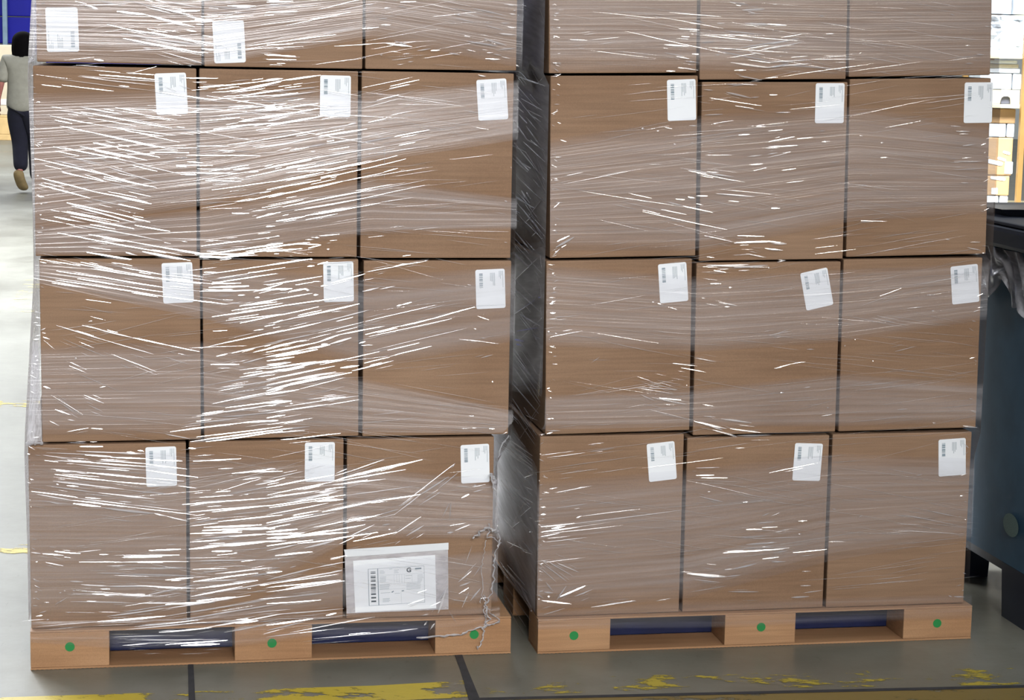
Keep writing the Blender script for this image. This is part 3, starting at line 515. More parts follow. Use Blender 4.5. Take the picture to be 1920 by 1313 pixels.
'G': '1190 150 1240 150 2.5,1030 130 1110 148 4,1370 150 1540 160 6,1350 65 1500 58 5,1390 75 1440 85 5,1270 10 1400 35 3,1240 200 1480 222 4,940 185 1080 195 3,960 235 1010 240 3,850 290 1010 300 4,1080 275 1180 270 4,1230 320 1340 315 3,1340 310 1659 260 4,1500 315 1640 295 4,1200 330 1550 400 4,1400 335 1500 355 3,850 340 980 365 3,930 365 1010 380 4,980 395 1070 405 4,1280 405 1540 440 5,1540 440 1659 410 5,1030 350 1070 352 2.5,1180 355 1210 355 3,1300 455 1380 455 3,1330 490 1480 520 3.5,940 435 1070 455 3,860 460 920 462 4,225 258 360 262 1.5,360 262 560 240 1,240 300 340 290 1,1250 545 1360 552 4,1250 597 1410 635 5,1410 632 1465 628 3,1330 545 1450 550 3,1105 580 1165 585 3,1140 635 1480 685 1.5,1110 745 1230 740 2.5,1170 800 1300 780 2,1330 875 1400 872 4,700 832 720 832 4,800 848 815 848 3,850 825 900 835 2,1010 815 1065 815 2.5,910 933 925 935 4,1020 925 1040 928 3,1110 1005 1290 1005 2,1390 1015 1480 1005 3,1400 1068 1490 1062 6,1520 920 1659 890 3,1440 820 1510 820 3,1520 1020 1659 990 2,950 1090 1300 1145 2.5,200 1190 700 1095 .7,1180 1255 1430 1275 3,1060 1268 1130 1272 4,1000 1275 1050 1285 4,920 1290 980 1295 3,1570 730 1659 725 2.5,1410 1110 1520 1085 2,750 1065 830 1065 1.5,1150 1130 1300 1145 1.5',
'H': '0 285 200 250 4,0 310 220 275 3,0 405 260 385 4,0 435 280 410 4,100 420 480 450 3,280 385 570 383 2,380 220 430 217 3,330 100 365 105 3,0 155 120 165 3,30 28 60 28 3,600 360 900 420 1,1180 90 1210 100 3,1350 350 1400 355 4,1280 410 1330 410 3,1280 295 1310 293 2,0 920 170 885 3.5,190 900 290 890 2,330 850 370 847 3,0 950 200 943 3,0 1000 60 990 3,350 920 400 915 3.5,400 1052 470 1048 3,90 1105 180 1092 2.5,120 1185 230 1172 2.5,10 615 60 615 4,50 730 150 728 2,730 925 750 925 4,1180 815 1250 820 2.5,1220 850 1310 852 4,1240 868 1300 868 3,1260 945 1340 935 3.5,1200 1045 1390 1045 2,1260 1025 1320 1020 2,1420 1020 1440 1018 4,730 1022 780 1020 1.5,660 1135 675 1135 3,580 1198 650 1202 2.5,1200 1100 1400 1090 1.5,1250 1185 1300 1185 3,590 880 620 880 1.5,0 850 100 840 2',
'I': '870 65 970 90 4,970 90 1170 135 2.5,560 60 880 130 1,1180 10 1440 30 2.5,1030 38 1045 38 5,710 130 1260 245 1.5,1320 283 1500 288 2,1110 283 1290 322 3,1300 330 1570 318 6,1540 335 1640 340 3,1500 365 1620 378 3,1380 400 1510 425 4,1120 420 1180 428 3,1120 480 1400 470 5,1300 490 1520 475 5,1130 475 1530 488 5,1170 508 1250 522 3.5,1330 510 1400 508 3,1100 560 1190 572 2.5,1140 595 1215 595 3,1265 618 1290 620 3.5,1090 688 1115 690 3,1200 715 1320 737 3,1120 725 1195 737 2.5,1240 745 1270 745 3,155 320 235 283 4,145 360 265 292 7,130 410 170 370 4,770 712 785 715 4,805 722 840 732 4,870 745 940 765 1,105 725 140 722 5,110 785 145 785 5,105 825 155 820 3,100 685 140 685 2.5,140 815 300 800 1,110 940 320 900 1,1040 1075 1185 1102 2,900 1110 1060 1128 2,960 1140 1115 1168 2,760 1240 935 1282 1.5,800 1220 960 1250 1,700 1230 900 1300 1,375 1108 430 1070 1.5,1570 920 1659 890 1.5,1570 1145 1620 1130 3,990 1252 1000 1255 3,1540 108 1600 105 3,1580 455 1630 445 3',
'J': '0 320 120 335 5,0 375 100 378 3,20 105 75 105 4,600 187 770 190 2,1290 360 1380 378 3,1310 325 1380 325 2,1150 305 1180 310 3,65 440 115 445 3,0 490 10 490 4,250 1020 300 1020 3,40 1145 150 1115 2.5,150 1115 240 1100 2,560 955 570 958 3,495 997 503 997 3,675 1095 685 1095 3,900 755 1000 745 1.5,820 1035 960 1000 1,0 930 160 900 1,500 800 900 880 1,600 740 880 640 .7,80 1300 100 1300 3,230 1270 280 1262 2,1030 665 1080 670 2.5,1060 770 1080 770 3',
'K': '590 20 805 32 2,560 20 780 55 1.5,600 60 680 95 2,660 75 860 115 3,700 78 830 92 3,650 145 900 205 1.5,900 210 1080 250 5,940 215 1060 260 6,1000 255 1140 295 4,1050 195 1220 218 4,1100 250 1280 275 3,1140 290 1330 285 4,950 180 1020 185 2,950 115 1010 125 3,80 262 150 262 4,75 280 110 270 5,80 412 290 385 1.5,300 380 455 360 2,90 475 600 400 1,150 505 360 475 1.2,120 610 330 570 1.5,130 695 300 670 1.8,240 750 270 738 3,270 740 600 700 2,40 800 240 780 4,100 810 180 795 6,180 790 830 705 2,40 830 260 800 4,40 855 150 835 3,60 840 500 790 1.5,60 885 300 860 1.5,40 690 70 690 4,45 730 70 730 4,45 755 65 755 3,60 1000 290 970 1,130 1000 255 1055 2.5,90 1000 220 1075 2,60 1010 190 1108 2.5,40 1030 130 1110 2,70 1110 110 1160 5,60 1165 110 1170 5,130 1210 185 1130 4,140 1200 230 1160 6,150 1190 290 1130 3,45 1212 210 1232 3.5,80 1190 95 1190 5,230 1190 330 1150 2,320 1250 570 1212 3,420 1230 575 1215 3.5,690 1215 765 1200 2,60 1290 180 1255 2.5,910 470 1040 468 2.5,910 512 1010 510 4,930 525 1090 527 2,930 630 1060 660 3,1170 663 1200 660 4,975 603 990 603 3,1280 740 1320 722 4,1330 740 1380 720 2,1250 780 1350 770 2.5,1190 815 1280 813 3,1130 857 1330 850 2.5,1190 898 1360 888 4,1060 945 1400 925 3,1280 980 1370 970 4,1280 912 1310 912 3,1100 1040 1250 1005 4,1150 1028 1220 1015 5,1070 1040 1110 1035 4,860 1060 1080 1080 8,920 1070 1040 1080 10,1080 1078 1160 1070 4,900 1095 1040 1110 2,1090 1163 1260 1163 3.5,880 1165 1080 1130 1.5,1130 360 1180 358 3,1320 990 1400 995 3,1380 820 1432 815 2,1380 50 1400 48 3.5,860 540 1300 640 1,840 700 1432 640 1',
'L': '0 890 35 885 4,0 930 120 918 4.5,30 945 110 935 3,0 975 60 965 4,20 998 100 993 4,0 865 180 855 1.5,140 945 330 925 2,170 768 220 766 3,40 830 80 825 3,170 840 185 840 3,340 883 440 883 2,130 1195 230 1190 6,180 1130 240 1128 3,190 1050 240 1048 2.5,200 1170 300 1155 2,300 180 360 170 3.5,330 133 340 133 3,720 145 780 140 2.5,920 218 940 220 3,1090 235 1170 245 5,830 512 860 508 3,510 745 530 735 3,360 700 380 702 2.5,1100 758 1112 760 4,1010 1185 1030 1192 4,1040 1190 1100 1192 6,800 690 1100 750 1,750 730 1100 800 .8,700 820 1100 840 .8,700 900 1100 860 .7,330 1140 900 1090 .7,0 500 280 440 1,0 100 380 80 1'}
def streak_px():
    for k, txt in STREAKS.items():
        ox, oy, s = CROPS[k]
        for t in txt.split(','):
            a, b, c, d, w_ = map(float, t.split()); yield ox + a * s, oy + b * s, ox + c * s, oy + d * s, w_
class Ridge:
    def __init__(self): self.v, self.f = [], []
    def add(self, pts, wid, th, q0, wob):                            # pts: (along, height) polyline on the film plane
        n = len(pts); base = len(self.v)
        for i, p in enumerate(pts):
            t = (pts[min(i+1, n-1)] - pts[max(i-1, 0)]).normalized()
            if t.x < 0: t = -t
            u = Vector((-t.y, t.x))
            s = i / (n - 1); ta = min(1.0, 0.2 + 3.2 * s, 0.2 + 3.2 * (1 - s)) * wob[i]
            w_ = wid * ta; qq = q0
            A = p + u * w_ * .5; B = p - u * w_ * .5; D = p - u * w_ * .65
            self.v += [(A.x, qq, A.y), (B.x, qq - w_ * math.tan(th), B.y), (D.x, qq, D.y)]
        for i in range(n - 1):
            a = base + 3 * i; b = a + 3
            self.f += [(a, a + 1, b + 1, b), (a + 1, a + 2, b + 2, b + 1)]
def ridge_obj(name, rd, root):
    o = from_py(name, rd.v, rd.f, M_CREASE, root); o.data.uv_layers.new(name='UVMap'); o['kind'] = 'stuff'; return o
RL, RR = Ridge(), Ridge()
def add_streak(x0, y0, x1, y1, w_, r=random):
    st, rd = (SL, RL) if x0 < 990 else (SR, RR)
    q = FQ - 0.0015
    yb = 1170 - (x0 - 57) * 0.03 if st is SL else 1148 - (x0 - 1008) * 0.033
    if max(y0, y1) > yb: q = PQ - 0.009
    a, b = st.uv(x0, y0, q), st.uv(x1, y1, q)
    L = (b - a).length; n = max(3, min(14, int(L / 0.02) + 2))
    nx = Vector((-(b - a).y, (b - a).x)).normalized()
    am = min(0.0006, L * 0.003); ph = r.uniform(0, 6)
    pts = [a + (b - a) * (i / (n - 1)) + nx * am * math.sin(ph + 5 * i / n) for i in range(n)]
    wob = [r.uniform(0.85, 1.15) for _ in range(n)]
    wid = 0.00135 * (0.34 + 0.52 * w_)
    th = math.radians(r.gauss(12.5, 3.4) if w_ >= 2 else (r.gauss(9, 6) if w_ > 0.6 else r.gauss(2.5, 4.5)))
    rd.add(pts, wid, th, q, wob)
rs = random.Random(11)
for x0, y0, x1, y1, w_ in streak_px(): add_streak(x0, y0, x1, y1, w_, rs)
# finer creases that run with the large ones
for x0, y0, x1, y1, w_ in list(streak_px()):
    if math.hypot(x1 - x0, y1 - y0) < 35: continue
    for _ in range(3):
        t0 = rs.uniform(-0.25, 0.6); t1 = t0 + rs.uniform(0.2, 0.6); dy = rs.gauss(0, 9)
        add_streak(x0 + (x1 - x0) * t0, y0 + (y1 - y0) * t0 + dy, x0 + (x1 - x0) * t1, y0 + (y1 - y0) * t1 + dy, rs.uniform(.2, 1.1), rs)
# hair-fine stretch lines all over both fronts
for k in range(850):
    if k % 2: x = rs.uniform(1040, 1780); y = rs.uniform(0, 1090)
    else: x = rs.uniform(90, 860); y = rs.uniform(0, 1110)
    L = rs.uniform(40, 190); sl = (-1 if math.sin(y * 0.021 + (2 if x > 990 else 0) + x * 0.0012) > -0.2 else 1) * abs(rs.gauss(0.13, 0.06))
    x1 = min(x + L, 955 if x < 990 else 1835)
    add_streak(x, y, x1, y + sl * (x1 - x), rs.uniform(0.0, 0.55), rs)
# crinkles along the corners of the stacks
for _ in range(260):
    side = rs.choice((0, 0, 1, 1, 2, 3))
    y = rs.uniform(0, 1130)
    poly = (HULL['left'][0], HULL['left'][1], HULL['right'][0], HULL['right'][1])[(0, 2, 2, 1)[side] if side != 3 else 3]
    x = float(np.interp(y, [p[1] for p in poly][::-1], [p[0] for p in poly][::-1]))
    inw = 1 if poly in (HULL['left'][0], HULL['right'][0]) else -1
    x += inw * abs(rs.gauss(4, 6)); L = rs.uniform(2, 12); sl = rs.gauss(0.1, 0.35)
    add_streak(x, y, x + inw * L, y + sl * L, rs.uniform(0.6, 2.6), rs)
ridge_obj('film_creases', RL, wrapL); ridge_obj('film_creases', RR, wrapR)

# film creases on the side of the right stack that faces the gap
SIDE = {(900, 0, .3805): '205 90 250 125 2,215 60 300 110 1,205 20 280 55 1,180 375 330 425 3,175 520 215 555 2,170 705 330 890 2,215 700 325 800 1.5,240 560 300 600 2,230 580 280 640 2,250 690 310 740 2,165 760 240 840 3,200 800 250 830 3,205 940 245 1000 5,230 950 250 980 4,180 970 240 1010 3,190 1010 330 1170 2,170 1040 320 1190 1.5,165 1130 280 1270 3,165 1170 290 1300 2,165 1240 230 1312 3,220 1030 330 1140 1,260 880 330 960 1,170 860 320 1000 1',
 (900, 450, .3427): '180 70 270 150 4,190 20 350 190 2,250 5 350 110 2,190 265 345 405 2.5,185 620 355 830 3,180 640 350 870 2,180 690 330 910 2.5,200 660 300 770 2,230 610 360 780 1,175 780 320 950 2,180 870 310 1070 3,180 900 300 1090 2,190 960 300 1120 1.5,190 545 240 555 4,200 570 230 580 4,320 315 345 320 3,130 1080 300 1240 3,120 1100 310 1290 2.5,120 1130 300 1270 2,150 1085 305 1200 2,180 410 300 330 1.5,200 500 320 480 1',
 (880, 800, .3907): '150 80 320 210 3,150 100 325 230 2.5,160 60 320 180 2.5,150 430 220 500 2,260 340 325 390 2,270 290 325 330 1.5,130 650 330 920 5,150 650 310 880 4,180 680 300 890 4,130 700 300 940 2,130 740 270 960 2,240 750 320 900 6,300 880 330 930 5,140 780 260 1000 1.5,160 670 280 800 4'}
rg = random.Random(5); extra = []
for _ in range(150):
    x = rg.uniform(935, 1015); y = rg.uniform(0, 1080); L = rg.uniform(10, 50); sl = rg.choice((1.1, 1.1, 1.3, 0.5, -0.9)) * rg.uniform(0.8, 1.2)
    extra.append(f'{x:.1f} {y:.1f} {x + L:.1f} {y + L * sl:.1f} {rg.uniform(0.3, 2.6):.1f}')
SIDE[(0, 0, 1.0)] = ','.join(extra)
sv, sf = [], []
for (ox, oy, s), txt in SIDE.items():
    for t in txt.split(','):
        a, b, c, d, w_ = map(float, t.split())
        x0, y0, x1, y1 = ox + a * s, oy + b * s, ox + c * s, oy + d * s
        am = float(np.interp((y0 + y1) / 2, [p[1] for p in HULL['right'][0]][::-1], [SR.uv(*p).x for p in HULL['right'][0]][::-1])) - 0.015
        P, Q = SR.side(x0, y0, am), SR.side(x1, y1, am)
        if P.x < 0 and Q.x < 0: continue
        P.x = max(P.x, 0.0); Q.x = max(Q.x, 0.0); P.x = min(P.x, DEPTH); Q.x = min(Q.x, DEPTH)
        tt = (Q - P).normalized(); u = Vector((-tt.y, tt.x)); u = u if u.y > 0 else -u
        wd = 0.0022 * (0.5 + 0.55 * w_); b0 = len(sv)
        for k in range(3):
            p = P + (Q - P) * (k / 2); ww = wd * (0.4, 1, 0.4)[k]
            A, B, D = p + u * ww * .5, p - u * ww * .3, p - u * ww * .6
            sv += [(am, A.x, A.y), (am - ww * 0.5, B.x, B.y), (am, D.x, D.y)]
        for k in range(2):
            e = b0 + 3 * k; sf += [(e, e + 1, e + 4, e + 3), (e + 1, e + 2, e + 5, e + 4)]
o = from_py('side_creases', sv, sf, M_CREASE, wrapR); o.data.uv_layers.new(name='UVMap'); o['kind'] = 'stuff'

# torn, bunched film at the right corner of the left stack
def strand(root, st, px, rad, q=-0.016, jit=0.002, mat=None, name='torn_film_strand'):
    P = [st.uv(x, y, q) for x, y in px]; pts = []
    for i in range(len(P) - 1):
        for k in range(5):
            p = P[i] + (P[i + 1] - P[i]) * (k / 5); pts.append((p.x + rs.gauss(0, jit), q + rs.gauss(0, jit * .4) - 0.002, p.y + rs.gauss(0, jit * .5)))
    pts.append((P[-1].x, q, P[-1].y))
    v, f = tube_mesh(pts, [rad * 0.75 * rs.uniform(0.5, 1.5) for _ in pts], 5)
    o = from_py(name, v, f, mat or M_FILM_THICK, root); o.data.uv_layers.new(name='UVMap'); return o
FZ = lambda L: [(500 + x * .28933, 810 + y * .28933) for x, y in L]
strand(wrapL, SL, FZ([(1455, 270), (1478, 380), (1488, 500), (1478, 600), (1498, 640), (1508, 720), (1480, 800), (1470, 860), (1472, 980), (1440, 1080), (1405, 1140), (1420, 1200), (1408, 1250)]), 0.0028, -0.03)
strand(wrapL, SL, FZ([(1425, 700), (1405, 800), (1392, 870), (1395, 1060), (1385, 1110)]), 0.0012, -0.03)
strand(wrapL, SL, FZ([(1340, 690), (1380, 650), (1430, 620), (1480, 640), (1500, 660)]), 0.0035, -0.03, 0.004)
strand(wrapL, SL, FZ([(1430, 600), (1445, 680), (1470, 700), (1520, 720)]), 0.0022, -0.03, 0.004)
strand(wrapL, SL, FZ([(1440, 270), (1470, 300), (1480, 340)]), 0.0045, -0.03, 0.003)
strand(wrapL, SL, [(780, 1196), (830, 1192), (862, 1190), (890, 1180), (918, 1172), (936, 1166)], 0.0032, PQ - 0.016)
strand(wrapL, SL, [(912, 1140), (914, 1160), (908, 1180), (902, 1200), (896, 1218)], 0.003, PQ - 0.016, 0.003)
strand(wrapL, SL, [(905, 1115), (912, 1135), (920, 1150), (936, 1166)], 0.0022, PQ - 0.016, 0.003)
strand(wrapL, SL, [(955, 817), (940, 834), (932, 866), (930, 915), (933, 985)], 0.0028, 0.012, 0.0008)
strand(wrapL, SL, [(66, 100), (60, 110), (54, 117)], 0.005, -0.016, 0.001)
strand(wrapL, SL, [(50, 832), (62, 830), (80, 831)], 0.006, -0.016, 0.001)
# small webs of film bridging the steps between the rows
def web(st, root, px, q, mat):
    v = [(lambda u: (u.x, q, u.y))(st.uv(x, y, q)) for x, y in px]
    o = from_py('film_web', v, [tuple(range(len(v)))], mat, root); o.data.uv_layers.new(name='UVMap'); return o
web(SL, wrapL, [(79, 828), (50, 829), (53, 780), (58, 700), (61, 640), (72, 640), (75, 720)], 0.012, M_FILM_THICK)
web(SL, wrapL, [(65, 114), (56, 116), (60, 105), (63, 60), (65, 60)], 0.012, M_FILM_THICK)
web(SL, wrapL, [(930, 818), (956, 817), (940, 834), (932, 866), (930, 915), (926, 915)], 0.012, M_FILM)

# ------------------------------------------------------------------ document pouch on the left stack
def pq(px, q): u = SL.uv(px[0], px[1], q); return (u.x, u.y)
def flat_quad(name, corners, q, th, mat, parent):
    pts = [pq(corners[k], q) for k in (2, 3, 1, 0)]
    o = slab_xz(name, pts, q, q + th, mat, parent); return o
pouch = empty('document_pouch', SL.M(0, 0, 0)); tag(pouch, 'clear document pouch holding a printed waybill on the lower right carton', 'document pouch')
o = flat_quad('pouch_back', [(646, 1031), (840, 1018), (650, 1151), (841, 1143)], -0.0030, 0.0008, M_POUCH, pouch); o.data.uv_layers.new(name='UVMap')
flat_quad('pouch_flap', [(645, 1031), (841, 1018), (648, 1045), (841, 1031)], -0.0044, 0.0008, plain('pouch_white_strip', lin(222, 226, 232), 0.35, 0, 0.02), pouch)
paper = flat_quad('waybill_paper', [(662, 1052), (816, 1041), (666, 1149), (818, 1141)], -0.0042, 0.0006, M_LABEL, pouch)
BX, BY, BS = 640, 1000, .125
def ink(name, rects, mat):
    bm = bmesh.new()
    for x0, y0, x1, y1, x2, y2, x3, y3 in rects:
        vs = []
        for x, y in ((x0, y0), (x1, y1), (x2, y2), (x3, y3)):
            u = pq((BX + x * BS, BY + y * BS), -0.0047); vs.append(bm.verts.new((u[0], -0.0047, u[1])))
        bm.faces.new(vs)
    o = from_bm(name, bm, mat, paper); o['kind'] = 'stuff'; return o
def line(xa, ya, xb, yb, t):
    dx, dy = xb - xa, yb - ya; L = math.hypot(dx, dy); nx, ny = -dy / L * t / 2, dx / L * t / 2
    return (xa + nx, ya + ny, xb + nx, yb + ny, xb - nx, yb - ny, xa - nx, ya - ny)
bars = []; y = 578.0; rb = random.Random(3)
while y < 1045:
    t = rb.choice((8, 8, 14, 24)); k = (y - 578) / 470 * 12; bars.append(line(438 + k, y + t / 2, 512 + k, y + t / 2 - 3, t)); y += t + rb.choice((7, 9, 14, 30))
ink('barcode', bars, M_PRINT_DARK)
ink('form_border', [line(545, 535, 563, 1085, 12), line(403, 540, 418, 1090, 8), line(403, 540, 1240, 490, 4), line(418, 1090, 1250, 1035, 4), line(1240, 490, 1252, 1040, 4)], M_PRINT)
tx = []
for x0, y0, x1, n, dy in ((575, 570, 655, 3, 18), (790, 555, 870, 3, 20), (720, 540, 780, 1, 1), (575, 660, 680, 5, 18), (975, 745, 1210, 6, 20), (575, 780, 740, 5, 16), (620, 985, 740, 4, 16), (1150, 630, 1235, 5, 22), (960, 640, 1060, 2, 40), (800, 905, 890, 1, 1), (590, 900, 740, 1, 1)):
    for k in range(n): tx.append(line(x0, y0 + k * dy, x1 - rb.uniform(0, 25), y0 + k * dy - (x1 - x0) * 0.06, 7))
for x in (790, 830, 865, 905, 945, 1060, 1145): tx.append(line(x, 620, x + 4, 745, 3))
tx += [line(570, 635, 1240, 600, 3), line(570, 770, 960, 750, 3), line(895, 880, 905, 1060, 3), line(570, 850, 960, 830, 3)]
ink('printed_text', tx, M_PRINT_PALE)
ink('printed_mark', [line(755, 890, 785, 870, 16), line(905, 868, 940, 862, 16), line(1105, 535, 1200, 528, 22)], M_PRINT)
fc = bpy.data.curves.new('letter_g', 'FONT'); fc.body = 'G'; fc.align_x = 'CENTER'; fc.align_y = 'CENTER'; fc.size = 0.0165; fc.offset = 0.0007
ftmp = bpy.data.objects.new('letter_tmp', fc); C.objects.link(ftmp)
gme = bpy.data.meshes.new_from_object(ftmp.evaluated_get(bpy.context.evaluated_depsgraph_get())); bpy.data.objects.remove(ftmp)
gu = pq((BX + 1013 * BS, BY + 556 * BS), -0.0048)
go = link('letter_g', gme, M_PRINT_DARK, paper, Matrix.Translation((gu[0], -0.0048, gu[1])) @ Matrix.Rotation(0.07, 4, 'Y').inverted() @ Matrix.Rotation(math.pi / 2, 4, 'X'))

# ------------------------------------------------------------------ dark bulk bin beside the right stack
M_BIN = plain('slate_plastic', lin(66, 104, 132), 0.5, 0, 0.22, 7)
M_BIN_DARK = plain('dark_plastic', lin(30, 38, 56), 0.4, 0, 0.15, 6)
M_BLACK = plain('black_plastic', lin(16, 18, 24), 0.35, 0, 0.1, 6)
def bulk_bin(root, W, D, z0, z1, zl, mbody, mlid):
    # tapered shell with a stiffening rim and vertical ribs
    v, f = [], []
    rings = [(0.0, z0), (0.0, z0 + 0.02), (-0.012, z1 - 0.12), (-0.03, z1 - 0.10), (-0.03, z1)]
    for d, z in rings: v += [(d + 0.02, d + 0.02, z), (W - d - 0.02, d + 0.02, z), (W - d - 0.02, D - d - 0.02, z), (d + 0.02, D - d - 0.02, z)]
    for i in range(len(rings) - 1):
        for k in range(4): f.append((4*i+k, 4*i+(k+1) % 4, 4*i+4+(k+1) % 4, 4*i+4+k))
    n = 4 * (len(rings) - 1); f += [(3, 2, 1, 0), (n, n + 1, n + 2, n + 3)]
    from_py('bin_body', v, f, mbody, root)
    if zl:
        box('lid_rim', -0.045, W + 0.045, -0.045, D + 0.045, z1 - 0.055, z1 + 0.004, mlid, root, None, 0.012)
        box('lid', -0.03, W + 0.03, -0.03, D + 0.03, z1 + 0.005, zl, mlid, root, None, 0.008)
    for x in (0.02, W / 2 - 0.07, W - 0.16):
        for yy in (0.02, D - 0.2):
            bm = bmesh.new(); bm_box(bm, x, x + 0.14, yy, yy + 0.18, 0.0, z0 - 0.001, 0.0)
            for v_ in bm.verts:
                if v_.co.z < 0.01: v_.co.y = (yy + 0.09) + (v_.co.y - yy - 0.09) * 0.8
            from_bm('foot', bm, M_BIN_DARK, root)
        box('runner', x + 0.01, x + 0.13, 0.201, D - 0.201, z0 - 0.03, z0 - 0.001, M_BIN_DARK, root, None, 0.003)
P0 = on_floor(1917, 1190)
BS_ = Stack(P0.x, P0.y, SR.yaw)
bz = lambda py: BS_.uv(1921, py).y
binr = empty('bulk_bin', BS_.M(0, 0, 0)); tag(binr, 'dark slate plastic bulk bin with lid beside the right stack', 'bulk bin')
ZB0, ZR, ZL = bz(1087), bz(440), bz(428)
bulk_bin(binr, 1.15, 0.78, ZB0, ZR, ZL, M_BIN, M_BIN_DARK)
bm = bmesh.new(); bmesh.ops.create_circle(bm, cap_ends=True, segments=24, radius=1.0)
ov = BS_.side(1896, 985, 0.012)
from_bm('oval_mark', bm, plain('worn_pale_plastic', lin(110, 136, 132), 0.5), binr, Matrix.Translation((0.0105, ov.x, ov.y)) @ Matrix.Rotation(-math.pi / 2, 4, 'Y') @ Matrix.Diagonal((0.032, 0.05, 1, 1)))
def drape(u, t):                                                      # crumpled film pulled down from under the lid
    y = -0.02 + 0.82 * u; z = (ZR - 0.06) - (0.13 + 0.035 * math.sin(u * 17) + 0.02 * math.sin(u * 41)) * t
    a = -0.016 - 0.010 * t - 0.010 * math.sin(u * 31 + t * 5) * math.sin(t * 7 + u * 9) - 0.006 * math.sin(u * 77 + t * 13)
    return (a, y, z)
film_grid('film_drape', drape, 90, 24, binr, M_DRAPE, (0.8, 0.2), False)
tp = BS_.P(0.02, 0.30, ZL)
tray = empty('plastic_tray', BS_.M(0.035, 0.36, ZL + 0.001)); tag(tray, 'black plastic tray lying on the lid of the slate bin', 'tray')
v = [(0.03, 0.02, 0), (0.33, 0.02, 0), (0.33, 0.26, 0), (0.03, 0.26, 0), (0, 0, 0.02), (0.36, 0, 0.02), (0.36, 0.28, 0.02), (0, 0.28, 0.02), (0.035, 0.03, 0.016), (0.325, 0.03, 0.016), (0.325, 0.25, 0.016), (0.035, 0.25, 0.016)]
f = [(3, 2, 1, 0)] + [(k, (k+1) % 4, 4+(k+1) % 4, 4+k) for k in range(4)] + [(4+k, 4+(k+1) % 4, 8+(k+1) % 4, 8+k) for k in range(4)] + [(8, 9, 10, 11)]
from_py('tray_shell', v, f, M_BLACK, tray)
# ------------------------------------------------------------------ person walking away on the far left
def skin_mesh(name, verts, edges, radii, mat, parent, root_i=0, sub=2):
    me = bpy.data.meshes.new(name); me.from_pydata(verts, edges, [])
    o = bpy.data.objects.new(name, me); C.objects.link(o)
    o.modifiers.new('skin', 'SKIN').use_smooth_shade = True
    for d, r in zip(me.skin_vertices[0].data, radii): d.radius = r if isinstance(r, tuple) else (r, r)
    me.skin_vertices[0].data[root_i].use_root = True
    ss = o.modifiers.new('sub', 'SUBSURF'); ss.levels = sub; ss.render_levels = sub
    dg = bpy.context.evaluated_depsgraph_get(); dg.update()
    m2 = bpy.data.meshes.new_from_object(o.evaluated_get(dg)); bpy.data.objects.remove(o)
    return link(name, m2, mat, parent, None, True)
PF = on_floor(46, 361)
per = empty('person', Matrix.Translation((PF.x, PF.y, 0))); tag(per, 'person with long dark hair, grey shirt and dark trousers walking away', 'person')
M_SKIN = plain('skin', lin(176, 112, 104), 0.55, 0, 0.05)
bv = [(0, 0, .90), (0, .02, 1.10), (0, .03, 1.28), (0, .03, 1.40), (0, .045, 1.47), (0, .05, 1.54), (0, .05, 1.60),
      (-.155, .03, 1.35), (-.215, -.01, 1.14), (-.275, .07, .95), (-.285, .10, .87),
      (.155, .03, 1.35), (.215, .03, 1.13), (.225, .13, .93), (.225, .16, .85),
      (-.08, 0, .86), (-.055, .05, .52), (-.015, -.11, .21), (.08, 0, .86), (.095, .16, .50), (.085, .24, .11)]
be = [(0, 1), (1, 2), (2, 3), (3, 4), (4, 5), (5, 6), (3, 7), (7, 8), (8, 9), (9, 10), (3, 11), (11, 12), (12, 13), (13, 14), (0, 15), (15, 16), (16, 17), (0, 18), (18, 19), (19, 20)]
br_ = [(.12, .09), (.10, .08), (.12, .085), (.05, .05), (.05, .05), (.075, .09), (.06, .075), .045, .036, .027, .03, .045, .036, .027, .03, .075, .05, .035, .075, .05, .035]
skin_mesh('body', bv, be, br_, M_SKIN, per)
for sx in (-1, 1):                                                     # fingers of each hand
    hx, hy, hz = (-.285, .10, .87) if sx < 0 else (.225, .16, .85)
    fv, fe, fr = [], [], []
    for k in range(4):
        o_ = -.027 + .018 * k; L = (.065, .075, .072, .055)[k]; b0 = len(fv)
        fv += [(hx, hy + o_, hz + .005), (hx, hy + o_ + .006, hz - .03 - L * .4), (hx - sx * .012, hy + o_ + .012, hz - .03 - L)]; fe += [(b0, b0 + 1), (b0 + 1, b0 + 2)]; fr += [.011, .009, .007]
    b0 = len(fv); fv += [(hx, hy + .03, hz + .015), (hx - sx * .005, hy + .052, hz - .015), (hx - sx * .01, hy + .056, hz - .05)]; fe += [(b0, b0 + 1), (b0 + 1, b0 + 2)]; fr += [.012, .010, .008]
    for k in range(5):
        i0 = 3 * k; skin_mesh('finger', fv[i0:i0 + 3], [(0, 1), (1, 2)], fr[i0:i0 + 3], M_SKIN, per, 0, 1)
shv = [(0, .0, .785), (0, .01, .95), (0, .02, 1.10), (0, .03, 1.26), (0, .03, 1.37), (-.16, .03, 1.35), (-.205, .0, 1.20), (-.218, -.012, 1.12), (.16, .03, 1.35), (.205, .03, 1.20), (.215, .03, 1.11)]
skin_mesh('shirt', shv, [(0, 1), (1, 2), (2, 3), (3, 4), (4, 5), (5, 6), (6, 7), (4, 8), (8, 9), (9, 10)], [(.20, .135), (.19, .13), (.175, .12), (.19, .12), (.125, .09), .085, .075, .075, .085, .075, .075], plain('grey_shirt', lin(150, 147, 136), 0.9, 0, 0.08, 20), per)
trv = [(0, 0, .93), (-.075, 0, .80), (-.05, .05, .52), (-.01, -.105, .225), (.075, 0, .80), (.085, .16, .50), (.075, .23, .10)]
skin_mesh('trousers', trv, [(0, 1), (1, 2), (2, 3), (0, 4), (4, 5), (5, 6)], [(.11, .10), .112, .088, .075, .115, .088, .075], plain('dark_trousers', lin(16, 16, 34), 0.9, 0, 0.2, 20), per)
